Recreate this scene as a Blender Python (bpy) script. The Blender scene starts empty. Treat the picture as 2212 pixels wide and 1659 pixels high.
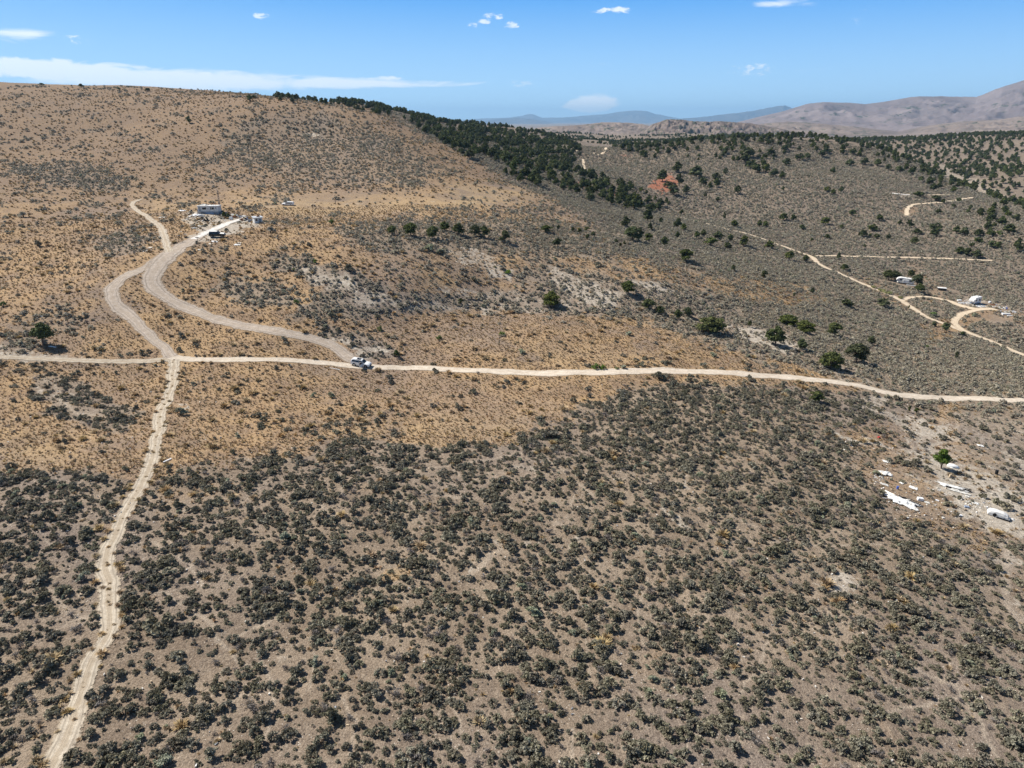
import bpy, math, random
import numpy as np
from mathutils import Vector, Matrix

S = bpy.context.scene
COL = S.collection
rad = math.radians
rng = np.random.default_rng(7)
random.seed(7)

# ------------------------------------------------------------------ camera, sky, sun, exposure
W_, F_ = 2212.0, 1535.0            # picture width and focal length in the same pixel unit
PITCH = rad(20.3)
SUN_EL, SUN_AZ = rad(47), rad(24)  # azimuth: from picture left (-x) towards the far side (+y)
SUN_DIR = Vector((-math.cos(SUN_AZ) * math.cos(SUN_EL), math.sin(SUN_AZ) * math.cos(SUN_EL), math.sin(SUN_EL)))

cam_d = bpy.data.cameras.new("camera")
cam_d.sensor_width = 36.0
cam_d.lens = 36.0 * F_ / W_
cam_d.clip_start = 0.5
cam_d.clip_end = 200000.0
cam = bpy.data.objects.new("camera", cam_d)
cam.location = (0, 0, 0)
cam.rotation_euler = (math.pi / 2 - PITCH, 0, 0)
COL.objects.link(cam)
S.camera = cam

S.view_settings.view_transform = 'Standard'
S.view_settings.look = 'None'
S.view_settings.gamma = 1.0
S.view_settings.use_curve_mapping = False
S.view_settings.exposure = 0.62
try:
    S.cycles.use_denoising = True
    S.cycles.denoiser = 'OPENIMAGEDENOISE'
    S.cycles.denoising_prefilter = 'ACCURATE'
    S.cycles.max_bounces = 5
    S.cycles.diffuse_bounces = 2
    S.cycles.glossy_bounces = 2
    S.cycles.transmission_bounces = 2
    S.cycles.transparent_max_bounces = 8
    S.cycles.volume_bounces = 0
    S.cycles.sample_clamp_indirect = 4
except Exception:
    pass

sun_d = bpy.data.lights.new("sun", 'SUN')
sun_d.energy = 5.0
sun_d.angle = rad(0.5)
sun_d.color = (1.0, 0.945, 0.86)
sun = bpy.data.objects.new("sun", sun_d)
sun.rotation_euler = SUN_DIR.to_track_quat('Z', 'Y').to_euler()
COL.objects.link(sun)


SKY_LOW, SKY_HIGH = (8.0, 12.4, 15.6, 1), (.30, 4.4, 12.4, 1)


class N:
    """small helper round a node tree"""
    def __init__(s, tree):
        s.t = tree
        s.n = tree.nodes
        s.l = tree.links

    def put(s, sock, v):
        if isinstance(v, bpy.types.NodeSocket):
            s.l.new(v, sock)
        elif v is not None:
            if isinstance(v, (tuple, list)) and len(v) == 3 and len(getattr(sock, 'default_value', (0,) * 3)) == 4:
                v = (*v, 1)
            sock.default_value = v

    def new(s, typ, ins=None, **kw):
        nd = s.n.new(typ)
        for k, v in kw.items():
            setattr(nd, k, v)
        for k, v in (ins or {}).items():
            s.put(nd.inputs[k], v)
        return nd

    def math(s, op, a, b=None, clamp=False):
        nd = s.new('ShaderNodeMath', {0: a}, operation=op, use_clamp=clamp)
        if b is not None:
            s.put(nd.inputs[1], b)
        return nd.outputs[0]

    def mix(s, f, a, b, bt='MIX'):
        nd = s.new('ShaderNodeMix', data_type='RGBA', blend_type=bt)
        s.put(nd.inputs['Factor'], f)
        s.put(nd.inputs[6], a)
        s.put(nd.inputs[7], b)
        return nd.outputs[2]

    def ramp(s, f, lo, hi, smooth=True):
        nd = s.new('ShaderNodeMapRange', {'Value': f, 'From Min': lo, 'From Max': hi})
        nd.interpolation_type = 'SMOOTHSTEP' if smooth else 'LINEAR'
        return nd.outputs[0]

    def noise(s, vec, scale, detail=3, rough=.5, dist=0.0, out=0):
        nd = s.new('ShaderNodeTexNoise', {'Scale': scale, 'Detail': detail, 'Roughness': rough, 'Distortion': dist})
        if vec is not None:
            s.put(nd.inputs['Vector'], vec)
        return nd.outputs[out]


def direction(u, v):
    du, dv = (np.asarray(u, float) - W_ / 2) / F_, (829.5 - np.asarray(v, float)) / F_
    return du, math.cos(PITCH) + dv * math.sin(PITCH), dv * math.cos(PITCH) - math.sin(PITCH)


world = bpy.data.worlds.new("World")
S.world = world
world.use_nodes = True
w = N(world.node_tree)
w.n.clear()
sky = w.new('ShaderNodeTexSky', sky_type='NISHITA')
sky.sun_disc = False
sky.sun_elevation = SUN_EL
sky.sun_rotation = math.atan2(SUN_DIR.x, SUN_DIR.y)
sky.altitude = 1900
sky.air_density = 1.15
sky.dust_density = 0.55
sky.ozone_density = 1.0
tc = w.new('ShaderNodeTexCoord').outputs['Generated']
sx = w.new('ShaderNodeSeparateXYZ', {0: tc})
az = w.math('ARCTAN2', sx.outputs[0], sx.outputs[1])
el = w.math('ARCSINE', sx.outputs[2])
low = w.mix(w.ramp(el, 0.0, .17, False), SKY_LOW, SKY_HIGH)
low = w.mix(w.math('MULTIPLY', w.ramp(az, .1, -1.0), .35), low, w.mix(.55, low, SKY_LOW))
skc = w.mix(w.ramp(el, .34, .15), sky.outputs[0], low)
cl_vec = w.new('ShaderNodeCombineXYZ', {0: w.math('MULTIPLY', az, 1.0), 1: w.math('MULTIPLY', el, 2.6), 2: 0.0}).outputs[0]
n_big = w.noise(cl_vec, 16, 7, .62, .5)
n_small = w.noise(cl_vec, 75, 6, .65, .6)
n_wisp = w.noise(w.new('ShaderNodeCombineXYZ', {0: az, 1: w.math('MULTIPLY', el, 7.0), 2: 0.3}).outputs[0], 13, 6, .6, .8)
# clouds: (u, v, half width, half height, density, puffy)
CLOUDS = [(35, 76, 80, 16, 1.1, 0), (168, 84, 32, 10, .9, 0), (20, 115, 60, 8, .4, 0), (567, 38, 18, 8, .9, 1),
          (120, 156, 230, 26, 1.6, 1), (-250, 160, 260, 34, 1.0, 1), (380, 172, 330, 22, 1.7, 0), (720, 179, 260, 11, 1.6, 0), (135, 146, 36, 20, 1.7, 1), (50, 152, 50, 14, 1.5, 1), (250, 158, 66, 12, 1.4, 1), (520, 168, 90, 9, 1.3, 1), (430, 163, 40, 8, 1.2, 1), (820, 170, 60, 6, 1.0, 1),
          (330, 157, 60, 7, .9, 1), (1022, 57, 12, 7, .9, 1), (1048, 48, 14, 7, .9, 1), (1072, 39, 24, 9, 1.0, 1), (1105, 56, 13, 8, .9, 1), (1325, 24, 42, 8, 1.0, 1),
          (1700, 7, 66, 8, 1.0, 0), (1860, 22, 46, 8, .42, 0), (1850, 46, 26, 8, .42, 0), (1280, 228, 52, 22, 1.8, 1), (1128, 180, 24, 7, .9, 0),
          (1625, 152, 50, 12, .9, 0), (1755, 148, 40, 8, .3, 0), (1300, 139, 40, 5, .35, 0), (890, 155, 30, 5, .4, 0)]
total = None
for (cu, cv, ca, cb, dens, puffy) in CLOUDS:
    dx, dy, dz = direction(cu, cv)
    a0 = math.atan2(dx, dy)
    e0 = math.asin(dz / math.sqrt(dx * dx + dy * dy + dz * dz))
    k = 1 / (1 + ((cu - W_ / 2) / F_) ** 2 * .8)
    qa = w.math('DIVIDE', w.math('SUBTRACT', az, a0), ca / F_ * 1.08 * k)
    qe = w.math('DIVIDE', w.math('SUBTRACT', el, e0), cb / F_ * 1.0 * math.sqrt(k))
    if puffy:   # flat base, heaped top
        qe = w.math('MAXIMUM', qe, w.math('MULTIPLY', qe, -1.7))
    d2 = w.math('ADD', w.math('MULTIPLY', qa, qa), w.math('MULTIPLY', qe, qe))
    m = w.math('SUBTRACT', 1.0, w.math('MULTIPLY', d2, .62), True)
    m = w.math('MULTIPLY', m, dens)
    nz = w.math('ADD', w.math('MULTIPLY', n_big, .3), w.math('MULTIPLY', n_small, .7)) if cb < 15 and ca < 60 else n_big if puffy else w.math('ADD', w.math('MULTIPLY', n_wisp, .65), w.math('MULTIPLY', n_big, .35))
    m = w.math('MULTIPLY', w.ramp(w.math('ADD', m, w.math('MULTIPLY', w.math('SUBTRACT', nz, .5), 5.0 if cb < 15 and ca < 60 else 3.4)), .5, 1.15 if puffy else 1.5), w.math('GREATER_THAN', m, 0.001))
    m = w.math('MULTIPLY', m, min(1, dens))
    total = m if total is None else w.math('MAXIMUM', total, m)
mixc = w.mix(w.math('MULTIPLY', total, .80), skc, (15.0, 15.5, 16.0, 1))
bg = w.new('ShaderNodeBackground', {'Color': mixc, 'Strength': 0.05})
wo = w.new('ShaderNodeOutputWorld', {0: bg.outputs[0]})

# ------------------------------------------------------------------ numpy noise
def _hash(ix, iy, seed):
    h = (ix.astype(np.int64) * 374761393 + iy.astype(np.int64) * 668265263 + seed * 1442695041) & 0xffffffff
    h = ((h ^ (h >> 13)) * 1274126177) & 0xffffffff
    return ((h ^ (h >> 16)) & 0xffffff) / float(0xffffff)


def perlin(x, y, seed=0):
    x = np.asarray(x, float); y = np.asarray(y, float)
    ix, iy = np.floor(x), np.floor(y)
    fx, fy = x - ix, y - iy
    ux, uy = fx * fx * fx * (fx * (fx * 6 - 15) + 10), fy * fy * fy * (fy * (fy * 6 - 15) + 10)
    def g(ax, ay, dx, dy):
        a = _hash(ax, ay, seed) * 6.2831853
        return np.cos(a) * dx + np.sin(a) * dy
    a = g(ix, iy, fx, fy); b = g(ix + 1, iy, fx - 1, fy)
    c = g(ix, iy + 1, fx, fy - 1); d = g(ix + 1, iy + 1, fx - 1, fy - 1)
    return (a + (b - a) * ux + ((c + (d - c) * ux) - (a + (b - a) * ux)) * uy) * 1.5


def fbm(x, y, octs=4, seed=0, gain=.5):
    s, a = 0, 1
    for o in range(octs):
        s = s + a * perlin(x * 2 ** o + o * 17.3, y * 2 ** o - o * 9.1, seed + o)
        a *= gain
    return s


# ------------------------------------------------------------------ the lie of the land
CP = []      # x, y, z

def dep_dir(u, v):
    du, dy, dz = direction(u, v)
    return float(du), float(dy), float(dz)

def gz(u, v, z):                 # the ground seen at u, v lies at height z
    du, dy, dz = dep_dir(u, v)
    t = z / dz
    CP.append((du * t, dy * t, z))

def gy(u, v, y):                 # the ground seen at u, v lies y metres ahead
    du, dy, dz = dep_dir(u, v)
    t = y / dy
    CP.append((du * t, y, dz * t))

def hid(u, y, z):                # hidden ground on the bearing of column u (taken at the horizon)
    x = (u - W_ / 2) / F_ * y / .938 * .88
    CP.append((x, y, z))

for q in [(0, 1659, -56), (1106, 1659, -58), (2212, 1659, -62), (1106, 2300, -58), (0, 1300, -55), (600, 1300, -56.6), (1106, 1300, -58), (1650, 1300, -60.5), (2212, 1300, -65),
          (0, 1050, -53.5), (350, 960, -54.5), (700, 1000, -55.5), (1300, 950, -58), (1700, 1000, -61), (2212, 1050, -67), (2050, 950, -66),
          (0, 775, -51), (370, 775, -54), (780, 785, -56), (1150, 805, -57.5), (1500, 803, -59), (1700, 816, -61.2), (1870, 836, -64), (2000, 858, -66.5), (2212, 865, -69),
          (1100, 720, -54.5), (1400, 740, -57), (900, 680, -52), (1200, 655, -53.7), (1500, 690, -58.8), (1000, 648, -51.8),
          (1700, 720, -62), (1600, 750, -60), (1850, 770, -66), (2000, 800, -71), (2212, 800, -77), (1800, 700, -68.5), (2000, 740, -76), (2212, 768, -82), (2050, 702, -80.5),
          (1950, 650, -78.5), (1955, 607, -77.5), (2105, 648, -80), (2212, 690, -81), (2212, 620, -80),
          (330, 560, -39.5), (375, 540, -38), (470, 507, -36), (245, 625, -44), (700, 560, -40.5), (900, 600, -45), (600, 715, -51), (1650, 620, -62), (450, 620, -45), (0, 600, -44.5), (170, 700, -49)]:
    gz(*q)
for q in [(455, 458, 292), (560, 470, 290), (900, 500, 262), (1200, 525, 275), (1480, 550, 300), (1350, 625, 232), (1300, 497, 330), (1100, 450, 340), (1250, 450, 385), (1560, 560, 330),
          (1750, 555, 405), (1600, 500, 455), (1480, 472, 505), (1400, 452, 520), (2143, 563, 400), (2212, 500, 447), (1960, 466, 520), (2100, 430, 575),
          (1640, 293, 820), (1480, 309, 800), (1330, 333, 760), (1800, 306, 820), (1900, 328, 800), (2000, 364, 720), (2100, 412, 630), (2212, 455, 540),
          (1640, 400, 600), (1850, 400, 600), (1440, 400, 600), (1500, 345, 715), (1700, 345, 710), (1800, 350, 715),
          (1250, 322, 1000), (1300, 306, 1400), (1380, 297, 1900),
          (2212, 288, 1300), (2000, 302, 1500), (1850, 304, 1500), (2212, 385, 850), (2100, 352, 1050), (2212, 330, 1050), (2500, 280, 1300), (2500, 420, 800),
          (1000, 270, 950), (900, 250, 900), (800, 232, 850), (1180, 290, 1000), (1100, 330, 650), (1200, 370, 560), (1300, 402, 530), (1250, 350, 700), (1000, 300, 700), (900, 275, 750),
          (640, 214, 600), (830, 252, 560), (950, 310, 510), (1090, 392, 430), (1000, 340, 480), (1180, 425, 405),
          (640, 300, 500), (640, 380, 392), (640, 440, 325), (800, 440, 328), (800, 330, 440), (300, 440, 325), (300, 350, 440), (300, 270, 560), (0, 300, 520), (0, 440, 300), (950, 420, 350),
          (300, 191, 720), (0, 178, 750), (500, 206, 650), (-400, 170, 760), (-400, 300, 500), (-400, 500, 250)]:
    gy(*q)
for q in [(1640, 1100, -48), (1900, 1050, -66), (2030, 850, -76), (2150, 720, -76), (1480, 1080, -46), (1330, 900, -38), (1640, 2000, -42), (2000, 2300, -62), (2300, 2300, -62), (1800, 1850, -58), (600, 2500, -40), (0, 2500, -40),
          (1106, 3500, -72), (1640, 3500, -72), (2212, 3500, -72), (0, 3500, -72), (600, 3500, -72), (900, 1500, -22), (1100, 1500, -34), (600, 1100, -4), (0, 1200, 6), (300, 1200, 4),
          (830, 650, -6), (940, 600, -20)]:
    hid(*q)
for a in (-1.5, -1.1, 1.1, 1.5):
    for r, zl, zr in ((30, -58, -58), (80, -57, -62), (170, -50, -72), (400, -30, -78), (900, 20, -50), (3500, -72, -72)):
        z = zl if a < 0 else zr
        if abs(a) > 1.3:
            z = -60
        CP.append((math.sin(a) * r, math.cos(a) * r, z))
CP.append((0, 12, -58))
CP = np.array(CP)


def _pc(x, y):
    r = np.hypot(x, y)
    ph = np.arctan2(x, y)
    return np.clip(ph, -1.5, 1.5), np.log(np.clip(r, 15, 3500)), r, ph


def _k(d2):
    return np.where(d2 > 1e-12, .5 * d2 * np.log(np.maximum(d2, 1e-12)), 0)


_cf, _cr, _, _ = _pc(CP[:, 0], CP[:, 1])
_K = _k((_cf[:, None] - _cf[None]) ** 2 + (_cr[:, None] - _cr[None]) ** 2)
_n = len(CP)
_P = np.stack([np.ones(_n), _cf, _cr], 1)
_A = np.zeros((_n + 3, _n + 3))
_A[:_n, :_n] = _K + np.eye(_n) * 2e-5
_A[:_n, _n:] = _P
_A[_n:, :_n] = _P.T
_wt = np.linalg.solve(_A, np.concatenate([CP[:, 2], [0, 0, 0]]))


def H_exact(x, y):
    """height of the ground"""
    x = np.atleast_1d(np.asarray(x, float)); y = np.atleast_1d(np.asarray(y, float))
    out = np.empty(x.shape)
    for i in range(0, x.size, 20000):
        s = slice(i, i + 20000)
        f, lr, r, ph = _pc(x[s], y[s])
        d2 = (f[:, None] - _cf[None]) ** 2 + (lr[:, None] - _cr[None]) ** 2
        z = _k(d2) @ _wt[:_n] + _wt[_n] + _wt[_n + 1] * f + _wt[_n + 2] * lr
        side = np.clip((np.abs(ph) - 1.1) / .5, 0, 1)
        z = z * (1 - side) + (-60) * side
        far = np.clip((r - 500) / 1200, 0, 1)
        z = z + fbm(x[s] / 46, y[s] / 46, 3, 3) * .55 * np.clip((r - 40) / 90, .2, 1) + fbm(x[s] / 11, y[s] / 11, 2, 9) * .13
        z = z + fbm(x[s] / 210, y[s] / 210, 3, 21) * (1.2 + 7 * far) * np.clip((r - 260) / 400, 0, 1)
        out[s] = z
    return out


# the land on a fan of points: fine where it is near and in view, coarse elsewhere
_fine = np.arange(-.80, .8001, .0019)
phis = np.concatenate([np.linspace(-math.pi, -.85, 46), _fine, np.linspace(.85, math.pi, 46)])
lr = np.concatenate([np.arange(math.log(8), math.log(46), .05), np.arange(math.log(46), math.log(175), .0038), np.arange(math.log(175), math.log(1100), .0058),
                     np.arange(math.log(1100), math.log(3500), .02), np.arange(math.log(3500), math.log(44000), .12), [math.log(46000)]])
PH, LR = np.meshgrid(phis, lr)
RR = np.exp(LR)
X, Y = (np.sin(PH) * RR).ravel(), (np.cos(PH) * RR).ravel()
Z = H_exact(X, Y)
_G = {'z': Z.reshape(PH.shape)}


def lookup(names, x, y):
    x = np.atleast_1d(np.asarray(x, float)); y = np.atleast_1d(np.asarray(y, float))
    fi = np.clip(np.interp(np.arctan2(x, y), phis, np.arange(len(phis))), 0, len(phis) - 1.001)
    fj = np.clip(np.interp(np.log(np.maximum(np.hypot(x, y), 8)), lr, np.arange(len(lr))), 0, len(lr) - 1.001)
    i, j = fi.astype(int), fj.astype(int)
    a, b = fi - i, fj - j
    return [(_G[n_][j, i] * (1 - a) + _G[n_][j, i + 1] * a) * (1 - b) + (_G[n_][j + 1, i] * (1 - a) + _G[n_][j + 1, i + 1] * a) * b for n_ in names]


def H(x, y):
    return lookup(['z'], x, y)[0]


def ground(u, v):
    """world point where the line of sight through u, v first meets the ground"""
    u = np.atleast_1d(np.asarray(u, float)); v = np.atleast_1d(np.asarray(v, float))
    du, dy, dz = direction(u, v)
    dy = dy * np.ones_like(u); dz = dz * np.ones_like(u)
    t = np.full(u.shape, 35.0)
    done = np.zeros(u.shape, bool)
    lo = t.copy(); hi = t.copy()
    for _ in range(420):
        nt = t * 1.012
        below = (H(du * nt, dy * nt) > dz * nt) & ~done
        lo[below] = t[below]; hi[below] = nt[below]
        done |= below
        t = np.where(done, t, nt)
        if done.all():
            break
    lo = np.where(done, lo, t); hi = np.where(done, hi, t)
    for _ in range(14):
        m = (lo + hi) / 2
        b = H(du * m, dy * m) > dz * m
        hi = np.where(b, m, hi); lo = np.where(b, lo, m)
    x, y = du * hi, dy * hi
    return x, y, H(x, y), done


def pixel(x, y, z):
    c, s_ = math.cos(PITCH), math.sin(PITCH)
    d = y * c - z * s_
    up = y * s_ + z * c
    d = np.where(d > 1, d, 1)
    return x / d * F_ + W_ / 2, 829.5 - up / d * F_


def gp(u, v):
    x, y, z, _ = ground(u, v)
    return Vector((float(x[0]), float(y[0]), float(z[0])))


def dist_at(p):
    return p.y * math.cos(PITCH) - p.z * math.sin(PITCH)


# ------------------------------------------------------------------ zones of ground, worked out once for the land seen
def sdf(u, v, poly):
    """signed distance to a polygon, positive inside"""
    P = np.asarray(poly, float)
    d = np.full(u.shape, 1e9); ins = np.zeros(u.shape, bool)
    for i in range(len(P)):
        a, b = P[i - 1], P[i]
        e = b - a
        q = np.clip(((u - a[0]) * e[0] + (v - a[1]) * e[1]) / (e @ e), 0, 1)
        d = np.minimum(d, (u - a[0] - q * e[0]) ** 2 + (v - a[1] - q * e[1]) ** 2)
        if a[1] != b[1]:
            cr = ((a[1] > v) != (b[1] > v)) & (u < (b[0] - a[0]) * (v - a[1]) / (b[1] - a[1]) + a[0])
            ins ^= cr
    return np.where(ins, 1, -1) * np.sqrt(d)


def smooth(x, a, b):
    t = np.clip((x - a) / (b - a), 0, 1)
    return t * t * (3 - 2 * t)


GRASS = [  # polygon, softness, weight  (+ adds grass, - takes it away)
    ([(-900, 60), (640, 190), (830, 240), (1000, 330), (1090, 388), (1200, 430), (1290, 480), (1300, 500), (1420, 560), (1560, 590), (1700, 600), (1810, 650), (1700, 668), (1560, 640), (1420, 612), (1290, 610), (1190, 625), (1000, 640),
      (860, 640), (760, 610), (660, 640), (640, 690), (900, 674), (1100, 672), (1330, 682), (1480, 720), (1600, 765), (1750, 805), (1890, 838), (1700, 832), (1500, 822), (1420, 832), (1320, 858), (1240, 905), (1150, 942), (1000, 958),
      (800, 948), (700, 972), (560, 985), (420, 1008), (300, 1040), (150, 1015), (-900, 1030)], 16, 1.0),
    ([(720, 492), (850, 484), (1000, 478), (1200, 478), (1330, 500), (1420, 545), (1300, 560), (1100, 548), (950, 548), (840, 535), (760, 530)], 14, -.75),
    ([(560, 545), (680, 560), (770, 590), (860, 628), (1000, 645), (1180, 640), (1180, 668), (980, 668), (860, 660), (740, 636), (640, 600), (570, 575)], 10, -.85),
    ([(480, 600), (610, 610), (640, 650), (560, 672), (490, 660)], 10, -.7),
    ([(690, 690), (790, 720), (880, 770), (800, 780), (720, 735)], 8, -.8),
    ([(560, 238), (700, 228), (850, 285), (960, 370), (900, 405), (760, 400), (620, 395), (500, 350), (470, 280)], 26, -.5),
    ([(0, 355), (180, 345), (300, 400), (260, 420), (90, 400)], 12, -.5),
    ([(60, 815), (170, 820), (280, 880), (290, 930), (200, 935), (90, 880)], 10, -.85),
    ([(70, 670), (140, 660), (170, 700), (60, 760), (0, 750), (10, 700)], 10, -.5),
    ([(-20, 740), (40, 750), (180, 778), (60, 790), (-20, 780)], 8, -.4),
    ([(200, 515), (330, 505), (310, 550), (230, 555)], 8, -.6),
    ([(830, 480), (1020, 450), (1260, 440), (1300, 480), (1200, 476), (1000, 476)], 16, -.35),
    ([(1150, 560), (1300, 600), (1330, 640), (1220, 640), (1120, 610)], 14, -.6),
    ([(800, 530), (1200, 530), (1450, 560), (1820, 600), (1860, 680), (1500, 680), (1250, 625), (850, 620)], 20, -.28),
    # tan ground in the valley and by the dump
    ([(1880, 905), (2000, 900), (2140, 980), (2212, 1100), (2230, 1180), (2100, 1190), (1960, 1120), (1880, 1010), (1820, 960)], 18, .5),
    ([(2030, 868), (2075, 868), (2080, 930), (2050, 960), (2020, 930)], 6, .8),
    ([(2120, 655), (2230, 680), (2230, 700), (2130, 690), (2020, 745), (1990, 700), (2060, 680)], 7, .8),
    ([(1940, 560), (1975, 560), (2010, 590), (2060, 650), (2010, 660), (1990, 620)], 10, .5),
    ([(1830, 590), (1880, 600), (1960, 640), (1990, 690), (1900, 640)], 8, .6),
    ([(1940, 455), (1975, 440), (1990, 466), (1945, 468)], 4, .6),
    ([(880, 1110), (960, 1090), (1000, 1110), (900, 1160)], 8, .0),
    ([(820, 1230), (880, 1225), (890, 1260), (830, 1270)], 9, .6),
    ([(1650, 890), (1900, 930), (1900, 960), (1700, 920)], 12, .3),
    ([(350, 1060), (480, 1040), (500, 1075), (420, 1100), (340, 1090)], 14, .4),
]
PALE = [
    ([(800, 490), (1200, 485), (1480, 560), (1560, 660), (1300, 670), (1000, 650), (800, 580)], 20, .20),
    ([(1560, 680), (1900, 700), (2212, 800), (2212, 850), (1900, 820), (1650, 740)], 20, .15),
    ([(395, 470), (430, 455), (500, 462), (575, 478), (570, 492), (520, 492), (480, 512), (440, 522), (400, 520), (420, 500)], 8, 1.0),
    ([(1880, 920), (2000, 950), (2120, 1020), (2212, 1110), (2150, 1150), (2000, 1110), (1890, 1040), (1900, 980)], 22, .42),
    ([(950, 620), (1300, 640), (1340, 668), (1000, 662)], 10, .4),
    ([(2150, 1170), (2190, 1180), (2190, 1300), (2230, 1350), (2230, 1400), (2180, 1330), (2160, 1250)], 8, .7),
    ([(600, 565), (690, 572), (770, 610), (850, 640), (960, 662), (1180, 668), (1180, 678), (960, 678), (840, 664), (740, 640), (650, 600)], 8, .75),
    ([(1000, 530), (1040, 540), (1110, 590), (1100, 610), (1050, 590), (990, 550)], 8, .6),
    ([(1180, 570), (1260, 600), (1350, 640), (1340, 665), (1270, 650), (1190, 610)], 10, .6),
    ([(1340, 610), (1420, 605), (1480, 630), (1420, 635), (1370, 622)], 6, .75),
    ([(1500, 695), (1600, 708), (1700, 722), (1760, 770), (1680, 760), (1580, 730)], 8, .95),
    ([(1760, 770), (1860, 800), (1960, 850), (1900, 850), (1800, 810)], 8, .6),
    ([(1840, 845), (1900, 860), (1990, 905), (2060, 950), (1950, 930), (1870, 890)], 8, .75),
    ([(1795, 925), (1860, 938), (1920, 975), (1990, 990), (1880, 968), (1800, 945)], 5, 1.0),
    ([(1800, 935), (1825, 932), (1832, 945), (1812, 952)], 3, 1.2),
    ([(2000, 890), (2212, 880), (2300, 960), (2300, 1180), (2150, 1150), (2060, 1050), (1960, 950)], 24, .55),
    ([(2000, 1040), (2110, 1040), (2212, 1090), (2212, 1180), (2130, 1160), (2060, 1080)], 12, .55),
    ([(700, 725), (760, 728), (830, 770), (780, 775)], 7, .8),
    ([(0, 750), (80, 758), (200, 775), (80, 785), (0, 778)], 6, .8),
    ([(90, 820), (110, 825), (140, 870), (120, 880)], 5, .7),
    ([(405, 870), (420, 870), (418, 892), (404, 892)], 3, 1.0),
    ([(655, 285), (690, 288), (688, 298), (658, 296)], 3, .9),
    ([(1400, 1090), (1450, 1105), (1480, 1135), (1440, 1135), (1405, 1110)], 7, .95),
    ([(1120, 1005), (1170, 1010), (1150, 1030), (1110, 1020)], 7, .6),
    ([(760, 1005), (800, 1010), (790, 1022), (755, 1018)], 6, .6),
    ([(1080, 1165), (1110, 1168), (1105, 1195), (1075, 1190)], 5, .7),
    ([(1000, 1235), (1040, 1210), (1045, 1220), (1010, 1255)], 6, .8),
    ([(1240, 1165), (1290, 1170), (1285, 1190), (1240, 1185)], 6, .6),
    ([(1770, 1250), (1830, 1245), (1860, 1260), (1850, 1285), (1800, 1275)], 5, .9),
    ([(1610, 1280), (1640, 1285), (1640, 1310), (1615, 1305)], 5, .6),
    ([(1235, 1535), (1270, 1535), (1268, 1565), (1238, 1565)], 6, .55),
    ([(1490, 1025), (1510, 1025), (1512, 1060), (1495, 1060)], 5, .7),
    ([(2030, 345), (2212, 440), (2300, 500), (2200, 460), (2080, 420), (2000, 370)], 7, .5),
    ([(1880, 300), (2212, 300), (2400, 300), (2400, 480), (2200, 450), (2060, 390), (1980, 345)], 8, .22),
    ([(1930, 418), (1965, 420), (1990, 432), (1940, 424)], 3, .8),
    ([(1120, 455), (1260, 470), (1380, 520), (1320, 510), (1200, 480)], 8, .4),
    ([(1370, 497), (1500, 545), (1480, 560), (1380, 515)], 6, .45),
    ([(2090, 640), (2170, 655), (2130, 668), (2080, 658)], 6, .6),
    ([(560, 215), (700, 212), (780, 240), (700, 250), (620, 245)], 14, .25),
]
RED = [
    ([(1410, 385), (1450, 372), (1470, 400), (1445, 425), (1408, 410)], 11, 1.0),
    ([(1220, 388), (1270, 395), (1265, 408), (1225, 402)], 5, .7),
    ([(1300, 402), (1360, 418), (1400, 432), (1340, 430)], 6, .7),
    ([(1330, 334), (1360, 330), (1390, 338), (1350, 342)], 4, .6),
    ([(940, 300), (1010, 340), (1080, 385), (1040, 385), (960, 330)], 10, .35),
    ([(1880, 1000), (1960, 1020), (1960, 1060), (1900, 1050)], 14, .35),
    ([(90, 742), (110, 745), (105, 756), (88, 752)], 4, .5),
]
GOLD = [
    ([(700, 900), (1160, 900), (1140, 945), (900, 945), (700, 960)], 30, .8),
    ([(-50, 930), (170, 940), (200, 1000), (-50, 1010)], 40, .8),
    ([(500, 425), (1000, 425), (1100, 440), (900, 465), (640, 475), (520, 450)], 20, .9),
    ([(950, 395), (1130, 400), (1180, 430), (1000, 440)], 14, .8),
    ([(1100, 740), (1500, 760), (1400, 790), (1100, 790)], 22, .5),
    ([(2080, 1155), (2120, 1150), (2130, 1175), (2090, 1180)], 10, 1.0),
    ([(1080, 1165), (1112, 1168), (1105, 1192), (1078, 1190)], 5, .8),
    ([(830, 1230), (870, 1228), (878, 1250), (838, 1255)], 8, 1.0),
    ([(1560, 600), (1760, 625), (1700, 645), (1580, 625)], 12, .3),
    ([(280, 430), (420, 430), (480, 460), (400, 480), (330, 470)], 14, .6),
]
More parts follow.
